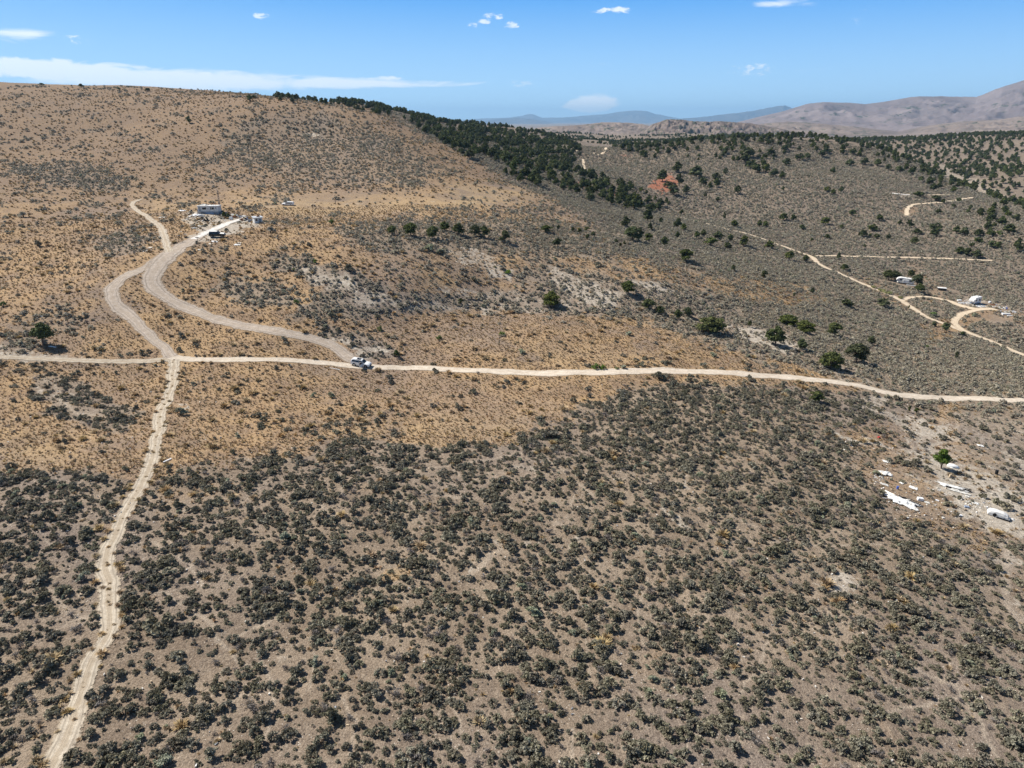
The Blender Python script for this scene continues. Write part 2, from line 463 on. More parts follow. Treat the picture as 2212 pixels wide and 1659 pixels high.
TRAILS = [([(678, 1408), (676, 1460), (666, 1487)], .4), ([(690, 1459), (741, 1515), (760, 1562), (769, 1650)], .45), ([(1226, 1258), (1259, 1305), (1266, 1352), (1268, 1480)], .4),
          ([(983, 1524), (993, 1585)], .35), ([(951, 1506), (953, 1566)], .35), ([(1240, 1576), (1231, 1650)], .45), ([(1133, 978), (1030, 997), (918, 1013), (773, 1009)], .7),
          ([(694, 1090), (713, 1114), (759, 1114)], .6), ([(900, 1058), (955, 1072), (1030, 1076), (1114, 1100)], .6), ([(974, 997), (993, 1030)], .5), ([(1147, 969), (1259, 1048), (1282, 1072)], .6),
          ([(1010, 1250), (1050, 1212), (1090, 1180)], 1.2), ([(1413, 1025), (1504, 1081)], .7), ([(740, 1000), (735, 1050), (740, 1070)], .5), ([(1240, 1060), (1235, 1110)], .5),
          ([(1600, 1170), (1800, 1180), (1900, 1175)], .5), ([(2175, 1190), (2172, 1290), (2200, 1340), (2260, 1380)], 1.6), ([(1900, 1400), (2060, 1480), (2130, 1580), (2160, 1660)], .6),
          ([(1660, 1360), (1650, 1420), (1600, 1500)], .5), ([(1870, 1560), (1950, 1530), (2100, 1500)], .5), ([(200, 1270), (330, 1230), (420, 1225)], .5), ([(350, 1280), (440, 1330), (500, 1420), (540, 1440)], .5),
          ([(560, 1420), (590, 1500), (570, 1600)], .6), ([(505, 1380), (580, 1340), (640, 1290)], .4), ([(100, 1270), (160, 1330), (200, 1340)], .5), ([(330, 1170), (420, 1230), (440, 1270)], .5),
          ([(120, 830), (135, 865), (160, 890), (230, 900)], 1.0), ([(210, 580), (228, 590), (240, 606)], .6), ([(500, 450), (700, 440), (900, 436), (1100, 445)], .8),
          ([(310, 590), (320, 630), (350, 650)], .5), ([(72, 1130), (100, 1160), (110, 1190)], .4), ([(2043, 868), (2050, 960)], .7), ([(2060, 868), (2068, 950)], .7),
          ([(1520, 1560), (1500, 1600), (1440, 1650)], .4), ([(1400, 1250), (1380, 1330), (1395, 1400)], .4), ([(1540, 1100), (1640, 1140), (1700, 1190)], .5)]


def line_w(u, v, x, y, pts, wm):
    """weight of a worn footpath; distances in world metres along the ground"""
    P = np.asarray(pts, float)
    gx, gy_, _, _ = ground(P[:, 0], P[:, 1])
    d = np.full(x.shape, 1e9)
    for i in range(1, len(P)):
        ax, ay, bx, by = gx[i - 1], gy_[i - 1], gx[i], gy_[i]
        ex, ey = bx - ax, by - ay
        q = np.clip(((x - ax) * ex + (y - ay) * ey) / (ex * ex + ey * ey + 1e-9), 0, 1)
        d = np.minimum(d, (x - ax - q * ex) ** 2 + (y - ay - q * ey) ** 2)
    return 1 - smooth(np.sqrt(d), wm * .15, wm * .6)


def layer(u, v, items, clip=True):
    out = np.zeros(u.shape)
    for poly, soft, wgt in items:
        P = np.array(poly)
        m = (u > P[:, 0].min() - 3 * soft - 20) & (u < P[:, 0].max() + 3 * soft + 20) & (v > P[:, 1].min() - 3 * soft - 20) & (v < P[:, 1].max() + 3 * soft + 20)
        if m.any():
            out[m] += wgt * smooth(sdf(u[m], v[m], poly), -soft, soft)
            if clip:
                out[m] = np.clip(out[m], 0, 1.2)
    return out


def zones_exact(x, y, z):
    """grass, pale, red, gold weights for points of the ground"""
    u, v = pixel(x, y, z)
    r = np.hypot(x, y)
    k = np.clip(1535 / np.maximum(r, 60) * 1.0, 1.5, 14)        # picture units per metre there
    wx = fbm(x / 9, y / 9, 4, 31, .6) * 4.2 * k + fbm(x / 32, y / 32, 2, 35) * 4.0 * k * .5
    wy = fbm(x / 9, y / 9, 4, 41, .6) * 2.3 * k * .55 + fbm(x / 32, y / 32, 2, 45) * 1.5 * k * .55
    u2, v2 = u + wx, v + wy
    g = layer(u2, v2, GRASS)
    p = layer(u2, v2, PALE)
    rd = layer(u2, v2, RED)
    gd = layer(u2, v2, GOLD)
    pat = fbm(x / 24, y / 24, 4, 101) + .35 * fbm(x / 7, y / 7, 3, 105)
    g = g * (1 - (.20 + .28 * smooth(r, 200, 330)) * smooth(pat, .25, .65))
    p = p + .35 * smooth(fbm(x / 19, y / 19, 4, 111), .48, .8) * (r < 700)
    for a in (g, p, rd, gd):
        a *= (r < 2600)
    return g, p, rd, gd


# ------------------------------------------------------------------ object helpers
def tag(o, label=None, cat=None, group=None, kind=None):
    if label: o["label"] = label
    if cat: o["category"] = cat
    if group: o["group"] = group
    if kind: o["kind"] = kind
    return o


def link(name, mesh, parent=None):
    o = bpy.data.objects.new(name, mesh)
    COL.objects.link(o)
    if parent is not None:
        o.parent = parent
    return o


def empty(name, loc, rz=0, label=None, cat=None, group=None, tilt=None):
    o = bpy.data.objects.new(name, None)
    o.empty_display_size = .3
    o.location = loc
    o.rotation_euler = (tilt[0] if tilt else 0, tilt[1] if tilt else 0, rz)
    COL.objects.link(o)
    return tag(o, label, cat, group)


def np_mesh(name, verts, faces, mats, midx=None, smooth_=False):
    m = bpy.data.meshes.new(name)
    verts = np.asarray(verts, np.float32); faces = np.asarray(faces, np.int32)
    k = faces.shape[1]
    m.vertices.add(len(verts)); m.vertices.foreach_set('co', verts.ravel())
    m.loops.add(faces.size); m.loops.foreach_set('vertex_index', faces.ravel())
    m.polygons.add(len(faces)); m.polygons.foreach_set('loop_start', np.arange(0, faces.size, k, dtype=np.int32))
    if midx is not None:
        m.polygons.foreach_set('material_index', np.asarray(midx, np.int32))
    m.polygons.foreach_set('use_smooth', np.full(len(faces), smooth_))
    m.update(calc_edges=True)
    for q in mats:
        m.materials.append(q)
    return m


class MB:
    """collects simple solids into one mesh"""
    def __init__(s):
        s.v, s.f = [], []

    def add(s, vs, fs):
        o = len(s.v)
        s.v += [tuple(p) for p in vs]
        s.f += [[o + i for i in f] for f in fs]
        return s

    def hexa(s, b, t):
        return s.add(list(b) + list(t), [(3, 2, 1, 0), (4, 5, 6, 7), (0, 1, 5, 4), (1, 2, 6, 5), (2, 3, 7, 6), (3, 0, 4, 7)])

    def box(s, x0, x1, y0, y1, z0, z1, tx=0, ty=0):
        return s.hexa([(x0, y0, z0), (x1, y0, z0), (x1, y1, z0), (x0, y1, z0)],
                      [(x0 + tx, y0 + ty, z1), (x1 - tx, y0 + ty, z1), (x1 - tx, y1 - ty, z1), (x0 + tx, y1 - ty, z1)])

    def bar(s, a, b, r=.03, n=5, r2=None):
        a, b = Vector(a), Vector(b)
        q = (b - a).normalized().to_track_quat('Z', 'Y')
        r2 = r if r2 is None else r2
        vs = [a + q @ Vector((math.cos(i * 2 * math.pi / n) * r, math.sin(i * 2 * math.pi / n) * r, 0)) for i in range(n)]
        vs += [b + q @ Vector((math.cos(i * 2 * math.pi / n) * r2, math.sin(i * 2 * math.pi / n) * r2, 0)) for i in range(n)]
        return s.add(vs, [tuple(range(n))[::-1], tuple(range(n, 2 * n))] + [(i, (i + 1) % n, n + (i + 1) % n, n + i) for i in range(n)])

    def disc(s, c, axis, r, th, n=14):
        c, ax = Vector(c), Vector(axis).normalized()
        return s.bar(c - ax * th / 2, c + ax * th / 2, r, n)

    def rings(s, rings, cap=True):
        o = len(s.v); n = len(rings[0])
        for r in rings: s.v += [tuple(p) for p in r]
        for i in range(len(rings) - 1):
            for j in range(n):
                s.f.append([o + i * n + j, o + i * n + (j + 1) % n, o + (i + 1) * n + (j + 1) % n, o + (i + 1) * n + j])
        if cap:
            s.f.append([o + j for j in range(n)][::-1]); s.f.append([o + (len(rings) - 1) * n + j for j in range(n)])
        return s

    def mesh(s, name, mat, smooth_=False):
        m = bpy.data.meshes.new(name)
        m.from_pydata(s.v, [], s.f)
        m.materials.append(mat)
        if smooth_:
            m.polygons.foreach_set('use_smooth', [True] * len(m.polygons))
        m.update()
        return m

    def build(s, name, mat, parent=None, smooth_=False):
        return link(name, s.mesh(name, mat, smooth_), parent)


# ------------------------------------------------------------------ materials
def material(name):
    m = bpy.data.materials.new(name)
    m.use_nodes = True
    n = N(m.node_tree)
    n.n.clear()
    b = n.new('ShaderNodeBsdfPrincipled')
    o = n.new('ShaderNodeOutputMaterial', {0: b.outputs[0]})
    return m, n, b, o


def paint(name, col, rough=.6, metal=0, vary=.18, scale=3.0, spec=.4, dirt=None):
    m, n, b, o = material(name)
    pos = n.new('ShaderNodeTexCoord').outputs['Object']
    f = n.noise(pos, scale, 5, .65)
    lo = tuple(c * (1 - vary) for c in col); hi = tuple(min(1, c * (1 + vary)) for c in col)
    c = n.mix(n.ramp(f, .3, .7), lo, hi)
    if dirt:
        c = n.mix(n.math('MULTIPLY', n.ramp(n.noise(pos, scale * .6, 6, .7, 1.0), .52, .68), .75), c, dirt)
    n.put(b.inputs['Base Color'], c)
    b.inputs['Roughness'].default_value = rough
    b.inputs['Metallic'].default_value = metal
    b.inputs['Specular IOR Level'].default_value = spec
    bp = n.new('ShaderNodeBump', {'Strength': .25, 'Distance': .02, 'Height': f})
    n.put(b.inputs['Normal'], bp.outputs[0])
    return m


def leafmat(name, dark, light, rnd=.5, tcol=None, rough=.8):
    m, n, b, o = material(name)
    oi = n.new('ShaderNodeObjectInfo').outputs['Random']
    pos = n.new('ShaderNodeTexCoord').outputs['Object']
    f = n.noise(pos, 2.3, 3, .6)
    c = n.mix(n.ramp(f, .35, .68), dark, light)
    v = n.new('ShaderNodeHueSaturation', {'Hue': n.math('ADD', .5 - .02 * rnd, n.math('MULTIPLY', oi, .04 * rnd)), 'Saturation': n.math('ADD', 1 - .35 * rnd, n.math('MULTIPLY', n.math('FRACT', n.math('MULTIPLY', oi, 7.3)), .6 * rnd)),
                                          'Value': n.math('ADD', 1 - .4 * rnd, n.math('MULTIPLY', n.math('FRACT', n.math('MULTIPLY', oi, 13.7)), .8 * rnd)), 'Color': c})
    n.put(b.inputs['Base Color'], v.outputs[0])
    b.inputs['Roughness'].default_value = rough
    b.inputs['Specular IOR Level'].default_value = .15
    tl = n.new('ShaderNodeBsdfTranslucent', {'Color': v.outputs[0]})
    mx = n.new('ShaderNodeMixShader', {0: .22, 1: b.outputs[0], 2: tl.outputs[0]})
    n.put(o.inputs[0], mx.outputs[0])
    return m


M_SAGE = leafmat('sage leaves', (.150, .138, .098), (.39, .36, .268), .6)
M_SAGE2 = leafmat('pale sage leaves', (.26, .27, .185), (.44, .46, .33), .5)
M_DEAD = leafmat('dead sage twigs', (.17, .15, .135), (.30, .27, .25), .5)
M_WOOD = paint('dark bark', (.06, .048, .038), .9, vary=.4, scale=6)
M_TRUNK = paint('juniper bark', (.16, .11, .08), .9, vary=.35, scale=5)
M_JUN = leafmat('juniper foliage', (.052, .068, .024), (.135, .155, .055), .6)
M_JUN2 = leafmat('olive juniper foliage', (.07, .085, .026), (.16, .18, .055), .4)
M_JUNG = leafmat('bright juniper foliage', (.06, .11, .015), (.15, .22, .035), .1)
M_GRASS = leafmat('dry grass blades', (.31, .22, .13), (.47, .345, .20), .6)
M_BUNCH = leafmat('brown bunchgrass', (.29, .205, .115), (.54, .41, .235), .5)
M_GREEN = leafmat('green rabbitbrush', (.10, .16, .035), (.24, .32, .08), .5)
M_PALEBUSH = leafmat('yellowish rabbitbrush', (.22, .23, .09), (.42, .42, .20), .4)


def ground_material():
    m, n, b, o = material('desert ground')
    pos = n.new('ShaderNodeNewGeometry').outputs['Position']
    at = n.new('ShaderNodeAttribute', attribute_name='zone')
    sp = n.new('ShaderNodeSeparateColor', {0: at.outputs['Color']})
    g, p, r = sp.outputs
    a2 = n.new('ShaderNodeAttribute', attribute_name='zone2')
    s2 = n.new('ShaderNodeSeparateColor', {0: a2.outputs['Color']})
    gold, trail, woods = s2.outputs
    nbig = n.noise(pos, .018, 4, .6, .4)
    nmed = n.noise(pos, .11, 5, .65, .3)
    nsm = n.noise(pos, .9, 5, .7)
    ntin = n.noise(pos, 5.0, 4, .75)
    # sage ground
    sage = n.mix(n.ramp(nmed, .35, .66), (.200, .150, .108), (.305, .238, .174))
    sage = n.mix(n.ramp(nbig, .42, .68), sage, (.225, .180, .148))
    sage = n.mix(n.math('MULTIPLY', n.ramp(nsm, .52, .75), .55), sage, (.37, .29, .215))
    sage = n.mix(n.math('MULTIPLY', n.ramp(n.noise(pos, .07, 4, .6, 1.2), .60, .74), .6), sage, (.33, .235, .15))
    sage = n.mix(n.math('MULTIPLY', n.ramp(n.noise(pos, .35, 6, .8, .4), .54, .70), .75), sage, (.40, .32, .235))
    sage = n.mix(n.math('MULTIPLY', n.ramp(n.noise(pos, 2.2, 4, .8), .58, .72), .6), sage, (.13, .105, .085))
    lns = n.new('ShaderNodeVectorMath', {0: pos}, operation='LENGTH').outputs['Value']
    sage = n.mix(n.math('MULTIPLY', n.ramp(lns, 300, 520), .60), sage, (.165, .135, .110))
    # grass ground
    gr = n.mix(n.ramp(nmed, .34, .62), (.270, .178, .110), (.445, .292, .150))
    gr = n.mix(n.ramp(nbig, .44, .66), gr, (.275, .195, .140))
    gr = n.mix(n.math('MULTIPLY', gold, .55), gr, (.46, .33, .175))
    gr = n.mix(n.math('MULTIPLY', n.ramp(n.noise(pos, .045, 5, .65, .8), .50, .66), .85), gr, (.205, .156, .128))
    gr = n.mix(n.math('MULTIPLY', n.ramp(nsm, .42, .72), .45), gr, (.50, .37, .225))
    gr = n.mix(n.math('MULTIPLY', n.ramp(ntin, .56, .40), .45), gr, (.17, .12, .085))
    lnp = n.new('ShaderNodeVectorMath', {0: pos}, operation='LENGTH').outputs['Value']
    gr = n.mix(n.math('MULTIPLY', n.math('MULTIPLY', n.ramp(lnp, 310, 470), .75), n.math('SUBTRACT', 1.0, gold, True)), gr, (.200, .138, .092))
    gm = n.ramp(n.math('ADD', g, n.math('MULTIPLY', n.math('SUBTRACT', nsm, .5), .9)), .25, .75)
    c = n.mix(gm, sage, gr)
    # pale mineral soil
    pl = n.mix(n.ramp(nsm, .35, .7), (.35, .30, .24), (.57, .51, .43))
    pm = n.ramp(n.math('ADD', p, n.math('MULTIPLY', n.math('SUBTRACT', n.noise(pos, .55, 6, .75, .6), .5), 2.0)), .45, 1.0)
    c = n.mix(pm, c, pl)
    rm = n.ramp(n.math('ADD', r, n.math('MULTIPLY', n.math('SUBTRACT', n.noise(pos, .35, 5, .7, .6), .5), 1.6)), .35, .9)
    c = n.mix(n.math('MULTIPLY', rm, .85), c, (.36, .115, .060))
    # narrow game trails winding between the bushes
    wv = n.new('ShaderNodeVectorMath', {0: pos, 1: n.new('ShaderNodeVectorMath', {0: n.noise(pos, .14, 3, .6, 0, 1), 1: (13, 13, 0)}, operation='MULTIPLY').outputs[0]}, operation='ADD').outputs[0]
    vo = n.new('ShaderNodeTexVoronoi', {'Vector': wv, 'Scale': .085}, feature='DISTANCE_TO_EDGE', voronoi_dimensions='2D')
    tr = n.math('MULTIPLY', n.ramp(vo.outputs['Distance'], .016, .005), n.ramp(nmed, .42, .58))
    tr = n.math('MULTIPLY', n.math('MULTIPLY', tr, n.math('SUBTRACT', 1.0, g, True)), .45)
    c = n.mix(tr, c, (.44, .36, .28))
    c = n.mix(n.math('MULTIPLY', trail, .42), c, (.50, .42, .33))
    # grit and scattered pale stones
    vs = n.new('ShaderNodeTexVoronoi', {'Vector': pos, 'Scale': 1.3, 'Randomness': 1.0}, voronoi_dimensions='2D')
    c = n.mix(n.math('MULTIPLY', n.ramp(vs.outputs['Distance'], .10, .05), n.ramp(n.noise(pos, .2, 3, .5), .52, .62)), c, (.60, .55, .48))
    c = n.mix(n.math('MULTIPLY', n.ramp(ntin, .50, .66), .55), c, n.mix(.5, c, (.60, .52, .42)))
    c = n.mix(n.math('MULTIPLY', n.ramp(ntin, .48, .38), .75), c, n.mix(.75, c, (.06, .048, .04)))
    # slopes too far off for their sagebrush to be told apart carry it as mottling
    ln = n.new('ShaderNodeVectorMath', {0: pos}, operation='LENGTH').outputs['Value']
    mot = n.math('MULTIPLY', n.ramp(n.noise(pos, .9, 5, .85), .42, .62), n.ramp(ln, 500, 900))
    c = n.mix(n.math('MULTIPLY', n.math('MULTIPLY', mot, n.math('SUBTRACT', 1.0, g, True)), .38), c, (.13, .12, .095))
    mg = n.math('MULTIPLY', n.math('MULTIPLY', n.ramp(n.noise(pos, .8, 5, .85), .50, .60), n.ramp(ln, 190, 330)), n.math('SUBTRACT', 1.0, n.math('MULTIPLY', gold, .8), True))
    c = n.mix(n.math('MULTIPLY', mg, .50), c, (.17, .115, .07))
    n.put(b.inputs['Base Color'], c)
    b.inputs['Roughness'].default_value = .95
    b.inputs['Specular IOR Level'].default_value = .1
    hsum = n.math('ADD', n.math('MULTIPLY', nsm, .5), n.math('MULTIPLY', ntin, .16))
    bp = n.new('ShaderNodeBump', {'Strength': 1.0, 'Distance': .8, 'Height': hsum})
    n.put(b.inputs['Normal'], bp.outputs[0])
    return m


M_GROUND = ground_material()

# ------------------------------------------------------------------ terrain
nr, nc = PH.shape
ii = np.arange(nr - 1)[:, None] * nc + np.arange(nc - 1)[None]
F = np.stack([ii, ii + 1, ii + nc + 1, ii + nc], -1).reshape(-1, 4)
V = np.stack([X, Y, Z], 1)
# close the ground below the camera
V = np.vstack([V, [[0, 0, float(H(0, 9)[0])]]])
c0 = len(V) - 1
tm = np_mesh('ground', V, F, [M_GROUND], None, True)
ground_o = tag(link('ground', tm), 'dry desert ground of tan grass, brown soil and pale patches', None, None, 'structure')
g, p, rd, gd = zones_exact(X, Y, Z)
for _n2, _a2 in (('g', g), ('p', p), ('r', rd), ('gd', gd)):
    _G[_n2] = _a2.reshape(PH.shape)


def zones(x, y, z):
    return lookup(['g', 'p', 'r', 'gd'], x, y)


uu, vv = pixel(X, Y, Z)
tr = np.zeros(X.shape)
near = (np.hypot(X, Y) < 420) & (np.abs(PH.ravel()) < .8)
for pts, wm in TRAILS:
    a = np.array(pts)
    m = near & (uu > a[:, 0].min() - 60) & (uu < a[:, 0].max() + 60) & (vv > a[:, 1].min() - 50) & (vv < a[:, 1].max() + 50)
    if m.any():
        wob = fbm(X[m] / 3, Y[m] / 3, 2, 77) * .5
        wob2 = fbm(X[m] / 3, Y[m] / 3, 2, 78) * .5
        tr[m] = np.maximum(tr[m], line_w(uu[m], vv[m], X[m] + wob, Y[m] + wob2, pts, wm))
def set_attr(mesh, name, arrs):
    n_ = len(mesh.vertices)
    buf = np.zeros((n_, 4), np.float32)
    for i, a in enumerate(arrs):
        buf[:len(a), i] = a
    buf[:, 3] = 1
    at = mesh.attributes.new(name, 'FLOAT_COLOR', 'POINT')
    at.data.foreach_set('color', buf.ravel())
_G['t'] = tr.reshape(PH.shape)
set_attr(tm, 'zone', [g, p, rd])
set_attr(tm, 'zone2', [gd, tr, tr * 0])

# ------------------------------------------------------------------ far hills and mountains
def rock_material(name, c1, c2, c3, bump=6.0, sc=.004, dots=0.0, dotscale=.02):
    m, n, b, o = material(name)
    pos = n.new('ShaderNodeNewGeometry').outputs['Position']
    f = n.noise(pos, sc, 6, .65, .6)
    f2 = n.noise(pos, sc * 9, 5, .7)
    c = n.mix(n.ramp(f, .35, .65), c1, c2)
    c = n.mix(n.math('MULTIPLY', n.ramp(f2, .5, .75), .6), c, c3)
    if dots:
        d = n.ramp(n.noise(pos, dotscale, 3, .8), .60 - dots, .66 - dots)
        c = n.mix(n.math('MULTIPLY', d, n.ramp(f, .3, .6)), c, (.045, .06, .035))
    n.put(b.inputs['Base Color'], c)
    b.inputs['Roughness'].default_value = .95
    b.inputs['Specular IOR Level'].default_value = .1
    bp = n.new('ShaderNodeBump', {'Strength': .8, 'Distance': bump, 'Height': n.math('ADD', f2, n.math('MULTIPLY', f, 2))})
    n.put(b.inputs['Normal'], bp.outputs[0])
    return m


def range_(name, label, prof, y0, front, back, base, mat, rough, wl, nx=220, ny=70, seed=5, bow=1.0, ridge=1.0):
    P = np.array(prof, float)
    us = np.linspace(P[0, 0], P[-1, 0], nx)
    vs = np.interp(us, P[:, 0], P[:, 1])
    du, dy, dz = direction(us, vs)
    zc = dz / dy * y0
    xs = du / dy * y0
    s = np.linspace(-1, 1, ny)
    Sg, Xg = np.meshgrid(s, xs, indexing='ij')
    Zc = np.tile(zc, (ny, 1))
    Yg = y0 + np.where(Sg < 0, Sg * front, Sg * back)
    Xg = Xg * (1 + (Yg - y0) / y0)
    a = np.abs(Sg)
    env = (1 - a) ** bow * (1 - .25 * a)
    rn = 1 - np.abs(fbm(Xg / wl, Yg / wl, 5, seed, .52)) * 1.6
    body = (Zc - base) * env
    cut = rough * (rn - .75) * np.clip((Zc - base) / np.maximum((zc.max() - base), 1), .1, 1) * np.clip(a * 5, .12, 1) * (1 - a ** 2) * ridge
    Zg = base + body + cut
    Zg = np.where(a >= .999, base - 30, Zg)
    V = np.stack([Xg.ravel(), Yg.ravel(), Zg.ravel()], 1)
    ii = np.arange(ny - 1)[:, None] * nx + np.arange(nx - 1)[None]
    F = np.stack([ii, ii + 1, ii + nx + 1, ii + nx], -1).reshape(-1, 4)
    o = link(name, np_mesh(name, V, F, [mat], None, True))
    return tag(o, label, None, None, 'structure')


M_FAR = rock_material('distant range', (.06, .06, .065), (.10, .095, .10), (.13, .12, .12), 40, .0004)
M_PURP = rock_material('lavender mountain', (.160, .132, .135), (.220, .182, .180), (.115, .10, .10), 14, .0012, .02, .006)
M_ROCKY = rock_material('rocky hill', (.14, .112, .10), (.21, .165, .14), (.06, .052, .05), 6, .006, .06, .03)
M_TANH = rock_material('tan foothill', (.155, .125, .11), (.24, .19, .16), (.10, .088, .075), 4, .004, .03, .012)

range_('distant_mountains', 'pale blue mountain range on the horizon left of the purple mountain',
       [(860, 300), (960, 268), (1000, 258), (1060, 255), (1100, 254), (1130, 249), (1143, 245), (1154, 246), (1170, 253), (1200, 254), (1240, 252), (1262, 249), (1300, 247), (1340, 241), (1370, 238), (1392, 239), (1410, 243), (1440, 250), (1470, 256), (1500, 258), (1520, 268)],
       34000, 6000, 5000, -90, M_FAR, 420, 2600, 300, 50, 5)
range_('distant_mountains', 'closer blue ridge in front of the pale horizon range', [(980, 275), (1040, 262), (1085, 256), (1120, 254), (1145, 256), (1180, 262), (1205, 268), (1240, 276)], 25000, 4000, 4000, -90, M_FAR, 180, 1800, 160, 40, 8)
range_('distant_mountains', 'blue mountain crest beside the purple slope', [(1420, 275), (1470, 256), (1510, 253), (1550, 247), (1590, 244), (1620, 238), (1640, 235), (1660, 230), (1675, 228), (1695, 227), (1720, 236), (1800, 250)], 27000, 5000, 4000, -90, M_FAR, 400, 2200, 200, 50, 11)
range_('mountain', 'broad lavender mountain slope rising to the upper right',
       [(1540, 280), (1600, 262), (1660, 247), (1700, 236), (1740, 225), (1780, 219), (1830, 221), (1870, 223), (1930, 215), (1985, 207), (2030, 206), (2080, 209), (2110, 207), (2150, 190), (2212, 169), (2300, 140), (2420, 120), (2600, 150)],
       7600, 3300, 3000, -80, M_PURP, 260, 1100, 340, 120, 14, 1.25)
range_('foothill', 'tan foothills in front of the purple mountain',
       [(1560, 300), (1640, 268), (1700, 262), (1780, 266), (1860, 275), (1940, 284), (2000, 272), (2080, 262), (2160, 258), (2212, 250), (2320, 240), (2500, 250)], 4300, 1500, 1200, -70, M_TANH, 60, 330, 260, 90, 17, 1.1)
range_('rocky_hill', 'rocky brown hill with dark junipers left of the tan foothills',
       [(1340, 305), (1380, 288), (1410, 268), (1440, 258), (1470, 257), (1500, 262), (1560, 262), (1620, 266), (1680, 276), (1740, 290), (1790, 304)], 3000, 650, 700, -60, M_ROCKY, 55, 120, 240, 80, 23, .8)
range_('rocky_hill', 'low brown juniper dotted hill at the foot of the blue range',
       [(1120, 300), (1160, 276), (1200, 272), (1250, 270), (1300, 264), (1350, 264), (1390, 268), (1430, 282), (1480, 300)], 3600, 700, 700, -60, M_TANH, 26, 150, 200, 60, 26, .8)

# ------------------------------------------------------------------ dirt roads
def road_material(name, base, light, strip, mode, rag=1.1):
    m, n, b, o = material(name)
    uv = n.new('ShaderNodeUVMap').outputs[0]
    s = n.new('ShaderNodeSeparateXYZ', {0: uv})
    lat = s.outputs[0]
    pos = n.new('ShaderNodeNewGeometry').outputs['Position']
    nz = n.noise(pos, .8, 5, .7)
    nt = n.noise(pos, 4.5, 4, .75)
    along = n.new('ShaderNodeVectorMath', {0: uv, 1: (1.9, .055, 0)}, operation='MULTIPLY').outputs[0]
    streak = n.noise(along, 5, 4, .7, .5)
    c = n.mix(n.ramp(nz, .3, .7), base, light)
    c = n.mix(n.math('MULTIPLY', n.ramp(streak, .45, .7), .45), c, tuple(min(1, q * 1.2) for q in light))
    c = n.mix(n.math('MULTIPLY', n.ramp(streak, .46, .30), .35), c, tuple(q * .72 for q in base))
    al = n.math('ABSOLUTE', lat)
    # wheel ruts at |lat| ~ .5, grown-over strip between them
    mid = n.ramp(n.math('ADD', al, n.math('MULTIPLY', n.math('SUBTRACT', nz, .5), .5)), .34, .16)
    edge = n.ramp(n.math('ADD', al, n.math('MULTIPLY', n.math('SUBTRACT', nz, .5), .7)), .70, .92)
    c = n.mix(n.math('MULTIPLY', mid, mode), c, strip)
    c = n.mix(n.math('MULTIPLY', edge, .6), c, strip)
    rut = n.ramp(n.math('ABSOLUTE', n.math('SUBTRACT', n.math('ADD', al, n.math('MULTIPLY', n.math('SUBTRACT', n.noise(pos, .25, 3, .6), .5), .35)), .55)), .11, .03)
    c = n.mix(n.math('MULTIPLY', rut, .55), c, tuple(q * .62 for q in base))
    c = n.mix(n.math('MULTIPLY', n.ramp(nt, .52, .36), .35), c, tuple(q * .6 for q in base))
    n.put(b.inputs['Base Color'], c)
    b.inputs['Roughness'].default_value = .95
    b.inputs['Specular IOR Level'].default_value = .1
    bp = n.new('ShaderNodeBump', {'Strength': .7, 'Distance': .25, 'Height': n.math('ADD', n.math('MULTIPLY', nz, .5), n.math('ADD', n.math('MULTIPLY', nt, .2), n.math('MULTIPLY', streak, .5)))})
    n.put(b.inputs['Normal'], bp.outputs[0])
    # ragged edges where the wearing stops
    alpha = n.ramp(n.math('ADD', al, n.math('MULTIPLY', n.math('SUBTRACT', n.noise(pos, .9, 5, .8), .5), rag)), 1.02, .78)
    n.put(b.inputs['Alpha'], alpha)
    return m


M_ROAD = road_material('pale dirt road', (.50, .425, .34), (.68, .60, .50), (.38, .30, .21), .25)
M_ROAD2 = road_material('grey brown dirt road', (.33, .275, .225), (.47, .40, .335), (.31, .245, .18), .28, 1.6)
M_TRACK = road_material('two wheel track', (.38, .32, .25), (.56, .49, .39), (.33, .26, .18), .55, 2.3)
M_SAND = road_material('sandy road', (.52, .41, .29), (.68, .57, .43), (.46, .36, .25), .15)
M_WHITE = road_material('whitish gravel drive', (.52, .48, .43), (.78, .76, .73), (.42, .36, .29), .15, 2.6)
M_FAINT = road_material('faint track', (.36, .30, .24), (.46, .39, .31), (.26, .205, .16), .9)


def resample(P, step):
    P = np.asarray(P, float)
    Q = [P[0]]
    Pe = np.vstack([2 * P[0] - P[1], P, 2 * P[-1] - P[-2]])
    for i in range(1, len(Pe) - 2):
        p0, p1, p2, p3 = Pe[i - 1:i + 3]
        k = max(2, int(np.hypot(*(p2 - p1)) / step))
        for j in range(1, k + 1):
            t = j / k
            Q.append(.5 * ((2 * p1) + (-p0 + p2) * t + (2 * p0 - 5 * p1 + 4 * p2 - p3) * t * t + (-p0 + 3 * p1 - 3 * p2 + p3) * t ** 3))
    return np.array(Q)


ROADS = []
WIDE = .86
LIFT = [0.03]


